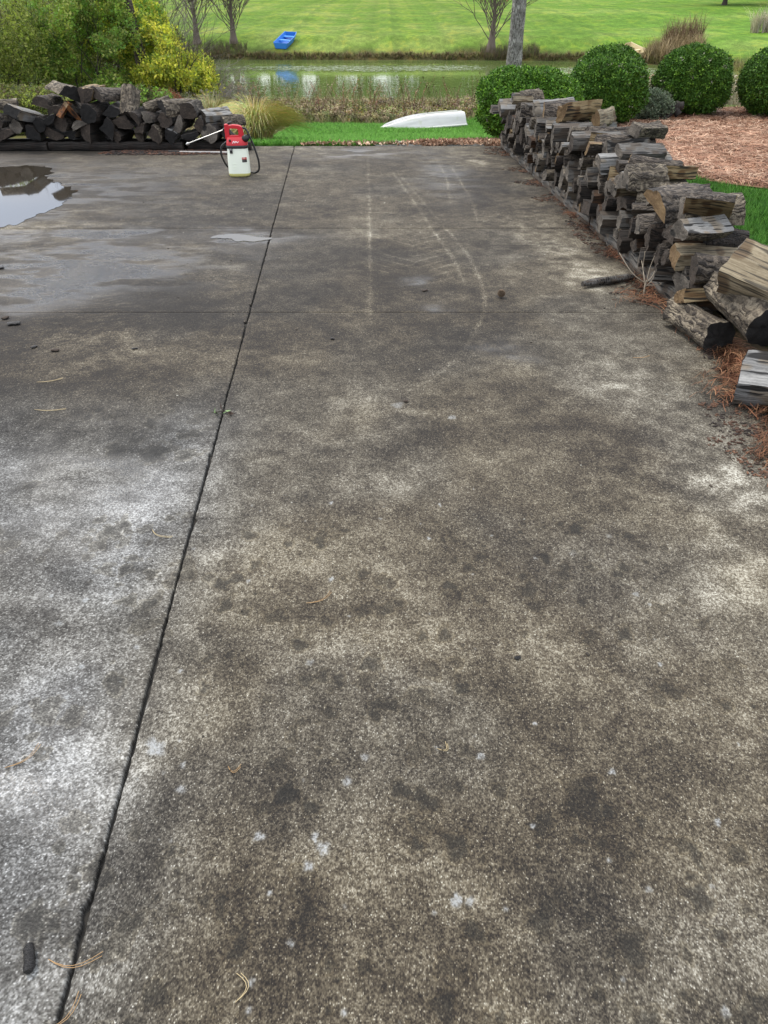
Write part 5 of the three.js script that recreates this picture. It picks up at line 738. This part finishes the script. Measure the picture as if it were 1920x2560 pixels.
// ---------------------------------------------------------------- sprayer
{
  const g = thing('tank_sprayer', 'red and white battery tank sprayer with black hose standing on concrete', 'sprayer');
  const oct = (y, hx, hz, k = 0.3) => { const out = []; for (let i = 0; i < 40; i++) { const a = i / 40 * Math.PI * 2, c = Math.cos(a), s = Math.sin(a), n = 4.2, q = Math.pow(Math.pow(Math.abs(c), n) + Math.pow(Math.abs(s), n), -1 / n); out.push([c * q * hx, y, s * q * hz]); } return out; };
  const white = new THREE.MeshPhysicalMaterial({ color: lin(0.82, 0.88, 0.76), roughness: 0.42 }), liquid = new THREE.MeshPhysicalMaterial({ color: lin(0.62, 0.6, 0.22), roughness: 0.4 }), red = new THREE.MeshStandardMaterial({ color: lin(0.5, 0.012, 0.022), roughness: 0.4 }), black = new THREE.MeshStandardMaterial({ color: lin(0.012, 0.012, 0.013), roughness: 0.5 }), steel = new THREE.MeshStandardMaterial({ color: lin(0.55, 0.55, 0.54), roughness: 0.35, metalness: 0.8 });
  mesh('liquid_band', new MB().loft([oct(0.004, 0.09, 0.085), oct(0.0, 0.1, 0.095), oct(0.006, 0.109, 0.1), oct(0.02, 0.1145, 0.105), oct(0.032, 0.115, 0.1055)], true, true).geo(), liquid, g);
  const tank = mesh('tank', new MB().loft([oct(0.0322, 0.115, 0.1055), oct(0.1, 0.1145, 0.105), oct(0.18, 0.113, 0.104), oct(0.2, 0.111, 0.102), oct(0.26, 0.109, 0.1), oct(0.282, 0.106, 0.098), oct(0.29, 0.1, 0.09)], true, false, true).geo(), white, g);
  for (let k = 0; k < 3; k++) mesh('rib', new MB().box(-0.062 + k * 0.001, -0.02, 0.075 + k * 0.026, 0.079 + k * 0.026, 0.1, 0.1075).geo(), white, tank);
  mesh('collar', new MB().loft([oct(0.276, 0.112, 0.103), oct(0.28, 0.117, 0.107), oct(0.3, 0.117, 0.107), oct(0.305, 0.11, 0.1)], true, true, true).geo(), black, g);
  const head = mesh('pump_head', new MB().loft([oct(0.3, 0.108, 0.099), oct(0.306, 0.112, 0.1), oct(0.33, 0.11, 0.096), oct(0.352, 0.104, 0.086), oct(0.372, 0.1, 0.07), oct(0.382, 0.095, 0.055)], true, true, true).geo(), red, g);
  // handle with its opening, seen from the front
  const s = new THREE.Shape([[-0.108, 0.365], [-0.11, 0.46], [-0.108, 0.492], [-0.082, 0.496], [-0.07, 0.482], [-0.03, 0.488], [0.03, 0.482], [0.058, 0.472], [0.068, 0.45], [0.072, 0.405], [0.08, 0.365]].map((p) => new THREE.Vector2(...p))); s.holes.push(new THREE.Path([[-0.072, 0.392], [-0.07, 0.45], [-0.055, 0.46], [0.005, 0.458], [0.022, 0.45], [0.026, 0.392]].map((p) => new THREE.Vector2(...p))));
  const hg = new THREE.ExtrudeGeometry(s, { depth: 0.05, bevelEnabled: true, bevelThickness: 0.008, bevelSize: 0.006, bevelSegments: 3 }); hg.translate(0, 0, -0.025); mesh('handle', hg, red, g);
  mesh('trigger_knob', new MB().tube([V(-0.085, 0.488, 0), V(-0.07, 0.508, 0.002), V(-0.035, 0.514, 0)], [0.014, 0.013, 0.009], 10).geo(), black, g);
  mesh('cap', new MB().tube([V(0.085, 0.365, 0.05), V(0.1, 0.37, 0.072), V(0.11, 0.374, 0.094)], [0.034, 0.036, 0.03], 16).geo(), black, g);
  mesh('button', new MB().tube([V(-0.068, 0.352, 0.082), V(-0.068, 0.354, 0.098)], 0.012, 12).geo(), black, g);
  for (const z of [0.104, -0.104]) { const l = mesh('latch', new MB().box(-0.078, -0.05, 0.232, 0.296, z - 0.007, z + 0.007).geo(), black, g); mesh('latch_pin', new MB().box(-0.07, -0.058, 0.262, 0.278, z + (z > 0 ? 0.0075 : -0.0115), z + (z > 0 ? 0.0115 : -0.0075)).geo(), steel, l); }
  // white mark on the red head, and the warning label
  const mark = new MB(); mark.tube(new THREE.CatmullRomCurve3([V(-0.042, 0.326, 0.0995), V(-0.028, 0.346, 0.0915), V(-0.018, 0.33, 0.0985), V(-0.006, 0.344, 0.0925), V(0.008, 0.332, 0.0975), V(0.022, 0.342, 0.093)]).getPoints(40), 0.0032, 5); mesh('logo_mark', mark.geo(), paint(0.85, 0.8, 0.8), head);
  const cv = document.createElement('canvas'); cv.width = 256; cv.height = 220; const x = cv.getContext('2d'); x.fillStyle = '#171514'; x.fillRect(0, 0, 256, 220); x.fillStyle = '#b3271f'; x.fillRect(0, 0, 256, 92); x.fillStyle = '#e8dcd4'; for (let k = 0; k < 3; k++) x.fillRect(20, 20 + k * 22, 150 + (k * 37) % 60, 8); x.fillStyle = '#8b8681'; for (let k = 0; k < 5; k++) x.fillRect(20, 110 + k * 20, 120 + (k * 53) % 90, 5);
  const ct = new THREE.CanvasTexture(cv); ct.colorSpace = THREE.SRGBColorSpace; const lb = mesh('warning_label', new THREE.BoxGeometry(0.05, 0.047, 0.002), new THREE.MeshStandardMaterial({ map: ct, roughness: 0.5 }), g); lb.position.set(0.066, 0.168, 0.1035); lb.rotation.set(-0.012, 0.1, 0.04);
  const cat = (p, n = 50) => new THREE.CatmullRomCurve3(p.map((q) => V(...q))).getPoints(n);
  mesh('hose', new MB().tube(cat([[0.066, 0.462, 0.0], [0.1, 0.452, 0.005], [0.14, 0.38, 0.02], [0.185, 0.25, 0.02], [0.212, 0.13, 0.015], [0.205, 0.05, 0.0], [0.17, 0.02, -0.02], [0.1, 0.013, -0.1], [-0.02, 0.014, -0.16], [-0.12, 0.06, -0.12], [-0.165, 0.15, -0.05], [-0.178, 0.22, -0.01], [-0.165, 0.285, 0.0], [-0.13, 0.315, 0.0], [-0.105, 0.33, 0.0]], 90), 0.0105, 8).geo(), black, g);
  const wand = mesh('wand', new MB().tube([V(-0.1, 0.455, 0.0), V(-0.28, 0.395, 0.0), V(-0.505, 0.322, 0.0)], 0.0052, 8).geo(), steel, g);
  mesh('wand_grip', new MB().tube([V(-0.095, 0.457, 0), V(-0.135, 0.444, 0)], 0.013, 10).geo(), black, g); mesh('nozzle', new MB().tube([V(-0.5, 0.324, 0), V(-0.516, 0.318, 0), V(-0.526, 0.308, 0)], [0.011, 0.014, 0.01], 10).geo(), steel, wand);
  g.position.set(-1.56, 0.002, -8.88); g.rotation.y = 0.12;
}

// ---------------------------------------------------------------- small things on the slab
{
  const g = thing('pole', 'thin pale pole lying on concrete behind the sprayer', 'pole'); mesh('shaft', new MB().tube([V(-2.62, 0.014, -10.42), V(-1.75, 0.014, -10.36)], 0.011, 8).geo(), paint(0.42, 0.4, 0.38, 0.5), g); mesh('grip', new MB().tube([V(-2.7, 0.016, -10.425), V(-2.56, 0.016, -10.416)], 0.014, 8).geo(), paint(0.012, 0.012, 0.012, 0.6), g);
  const chip = (name, label, cat, x, z, l, w, h, yaw, mat, seed) => { const t = thing(name, label, cat, null), r = rng(seed), rings = []; for (let k = 0; k <= 6; k++) { const f = k / 6, e = k === 0 || k === 6 ? 0.72 : 1; rings.push(Array.from({ length: 9 }, (_, i) => { const a = i / 9 * 6.28, q = e * (0.8 + 0.35 * r()); return [(f - 0.5) * l, h * 0.5 + Math.sin(a) * h * 0.5 * q, Math.cos(a) * w * 0.5 * q]; })); } mesh('piece', new MB().loft(rings, true, true, true).geo(), mat, t); t.position.set(x, 0.001, z); t.rotation.y = yaw; return t; };
  const wetBark = new THREE.MeshStandardMaterial({ color: lin(0.012, 0.011, 0.011), roughness: 0.45, bumpMap: grainBump, bumpScale: 0.003 }), brownBark = new THREE.MeshStandardMaterial({ color: lin(0.035, 0.025, 0.018), roughness: 0.9 });
  chip('bark_chip', 'black wet wood chunk at lower left of frame', 'wood chunk', -0.668, -0.728, 0.052, 0.022, 0.02, 1.9, wetBark, 1);
  [[[70, 700], 'dark bark chip at left edge beyond damp patch', -2.11, -4.2, 0.07, 0.035, 0.2], [[57, 692], 'smaller dark bark chip beside the left edge chip', -2.2, -4.3, 0.04, 0.03, 1], [[105, 757], 'bark chip near the damp stain on the left', -1.86, -3.85, 0.035, 0.02, 0.9], [[146, 765], 'flat bark chip right of the damp stain', -1.73, -3.8, 0.04, 0.025, 0.2], [[310, 760], 'tiny bark chip in middle of left panel', -1.32, -3.83, 0.03, 0.015, 0.3], [[880, 866], 'small dark crumb in middle of right panel', 0.1, -3.18, 0.022, 0.018, 0], [[1385, 1430], 'dark crumb right of pale lichen patch', 0.37, -1.53, 0.018, 0.012, 0.4], [[920, 630], 'brown leaf scrap on the tyre marks', 0.26, -4.82, 0.04, 0.02, 0.6], [[715, 733], 'tiny black crumb beside the long joint', -0.28, -3.97, 0.02, 0.02, 0], [[1370, 1750], 'single black crumb at lower right', 0.555, -1.07, 0.012, 0.01, 0], [[10, 580], 'dark leaf scrap at left edge near puddle', -2.66, -5.32, 0.05, 0.03, 0.3]].forEach(([, l, x, z, a, b, y], i) => chip('bark_chip', l, 'bark chip', x, z, a, b, b * 0.5, y, i % 2 ? brownBark : wetBark, 20 + i));
  chip('fallen_stick', 'short round stick lying out from pile onto concrete', 'stick', 1.47, -4.97, 0.42, 0.05, 0.05, 0.42, M.grey2, 7);
  // pine cone
  const pc = thing('pine_cone', 'small round pine cone on the concrete by tyre tracks', 'pine cone'), sc = new MB(), r = rng(3); for (let k = 0; k < 60; k++) { const f = k / 60, a = k * 2.4, R = 0.02 * Math.sin(Math.PI * (0.12 + 0.8 * f)), y = 0.004 + f * 0.04, c = Math.cos(a), s = Math.sin(a), o = R + 0.006; const P = (d, t, h) => [c * d - s * t, y + h, s * d + c * t]; sc.hexa([P(R * 0.3, -0.003, -0.002), P(o, -0.005, 0.002), P(o, 0.005, 0.002), P(R * 0.3, 0.003, -0.002), P(R * 0.3, -0.003, 0.001), P(o, -0.005, 0.005), P(o, 0.005, 0.005), P(R * 0.3, 0.003, 0.001)]); }
  mesh('scales', sc.geo(), paint(0.12, 0.085, 0.055, 0.9), pc); pc.position.set(0.73, 0.002, -4.69);
  // single needles and straws
  const needle = (label, x, z, yaw, L, col, bow = 0.02) => { const t = thing('pine_needle', label, 'pine needle', 'single needles on the slab'); for (const e of [-1, 1]) { const p = []; for (let k = 0; k <= 6; k++) { const f = k / 6; p.push(V((f - 0.5) * L, 0.002 + 0.003 * Math.sin(f * 3), e * 0.004 * f + bow * Math.sin(f * 3.14))); } mesh('blade', new MB().tube(p, 0.0008, 4).geo(), col, t); } t.position.set(x, 0.001, z); t.rotation.y = yaw; };
  const n1 = paint(0.32, 0.2, 0.09, 0.7), n2 = paint(0.4, 0.32, 0.18, 0.7);
  [['tan needle pair in middle of the slab', -0.2, -1.79, 0.65, 0.09, n1], ['pale straw left of the joint in mid slab', -0.76, -2.13, -0.5, 0.09, n2], ['curved red-brown needle beside the black chunk', -0.585, -0.735, 0.1, 0.1, n1], ['needle crossing the joint at bottom edge', -0.58, -0.64, 0.9, 0.08, n1], ['straw at left edge on the damp stain', -1.5, -3.1, 0.05, 0.14, n2], ['second straw above the damp stain', -1.62, -3.42, 0.4, 0.12, n2], ['needle at far left edge of lower slab', -0.87, -1.2, 0.9, 0.09, n1], ['short rusty needle right of joint', -0.355, -1.17, 0.05, 0.03, n1], ['pale straw low right of middle', 0.14, -1.23, 0.6, 0.03, n2], ['thin straw below the black chunk level', -0.27, -0.68, 1.6, 0.05, n2], ['tan straw beside the pile foot', 1.33, -3.72, 0.3, 0.1, n1]].forEach((a) => needle(...a));
  // seedling in the joint and the dead twiggy seedling by the pile
  const sd = thing('weed_seedling', 'tiny green weed growing in the long joint', 'weed'); const sg = []; for (let k = 0; k < 7; k++) { const q = leafCluster(1, 0.05, 0.01, 60 + k, 0.45); q.rotateY(k); q.translate((k - 3) * 0.012, 0.006, (k % 3) * 0.005); sg.push(q); } mesh('leaves', mergeGeometries(sg.slice(0, 4)), new THREE.MeshStandardMaterial({ color: lin(0.16, 0.26, 0.1), roughness: 0.7, side: 2 }), sd); mesh('dead_leaves', mergeGeometries(sg.slice(4)), new THREE.MeshStandardMaterial({ color: lin(0.06, 0.04, 0.03), roughness: 0.9, side: 2 }), sd); mesh('stem', new MB().tube([V(-0.05, 0.004, 0), V(0, 0.012, 0), V(0.06, 0.006, 0.01)], 0.002, 5).geo(), twigDark, sd); sd.position.set(-0.72, 0, -3.06);
  const tw = thing('dead_seedling', 'pale leafless twigs sprouting from litter in front of pile', 'twigs'), tm = new MB(), tr = rng(8); tm.tube([V(0, 0, 0), V(-0.005, 0.06, 0), V(0, 0.1, 0)], [0.006, 0.005, 0.004], 6); [[-0.05, 0.28], [0.02, 0.3], [0.14, 0.26], [0.19, 0.16], [-0.03, 0.2], [-0.18, 0.25], [0.06, 0.24]].forEach(([dx, h], k) => tm.tube(cat3([[0, 0.05 + k * 0.006, 0], [dx * 0.5, h * 0.55, (tr() - 0.5) * 0.08], [dx, h, (tr() - 0.5) * 0.16]]), 0.0026, 5)); mesh('stems', tm.geo(), paint(0.36, 0.31, 0.24, 0.9), tw); tw.position.set(1.63, 0.0, -4.72);
}
function cat3(p) { return new THREE.CatmullRomCurve3(p.map((q) => V(...q))).getPoints(10); }

renderer.render(scene, camera);
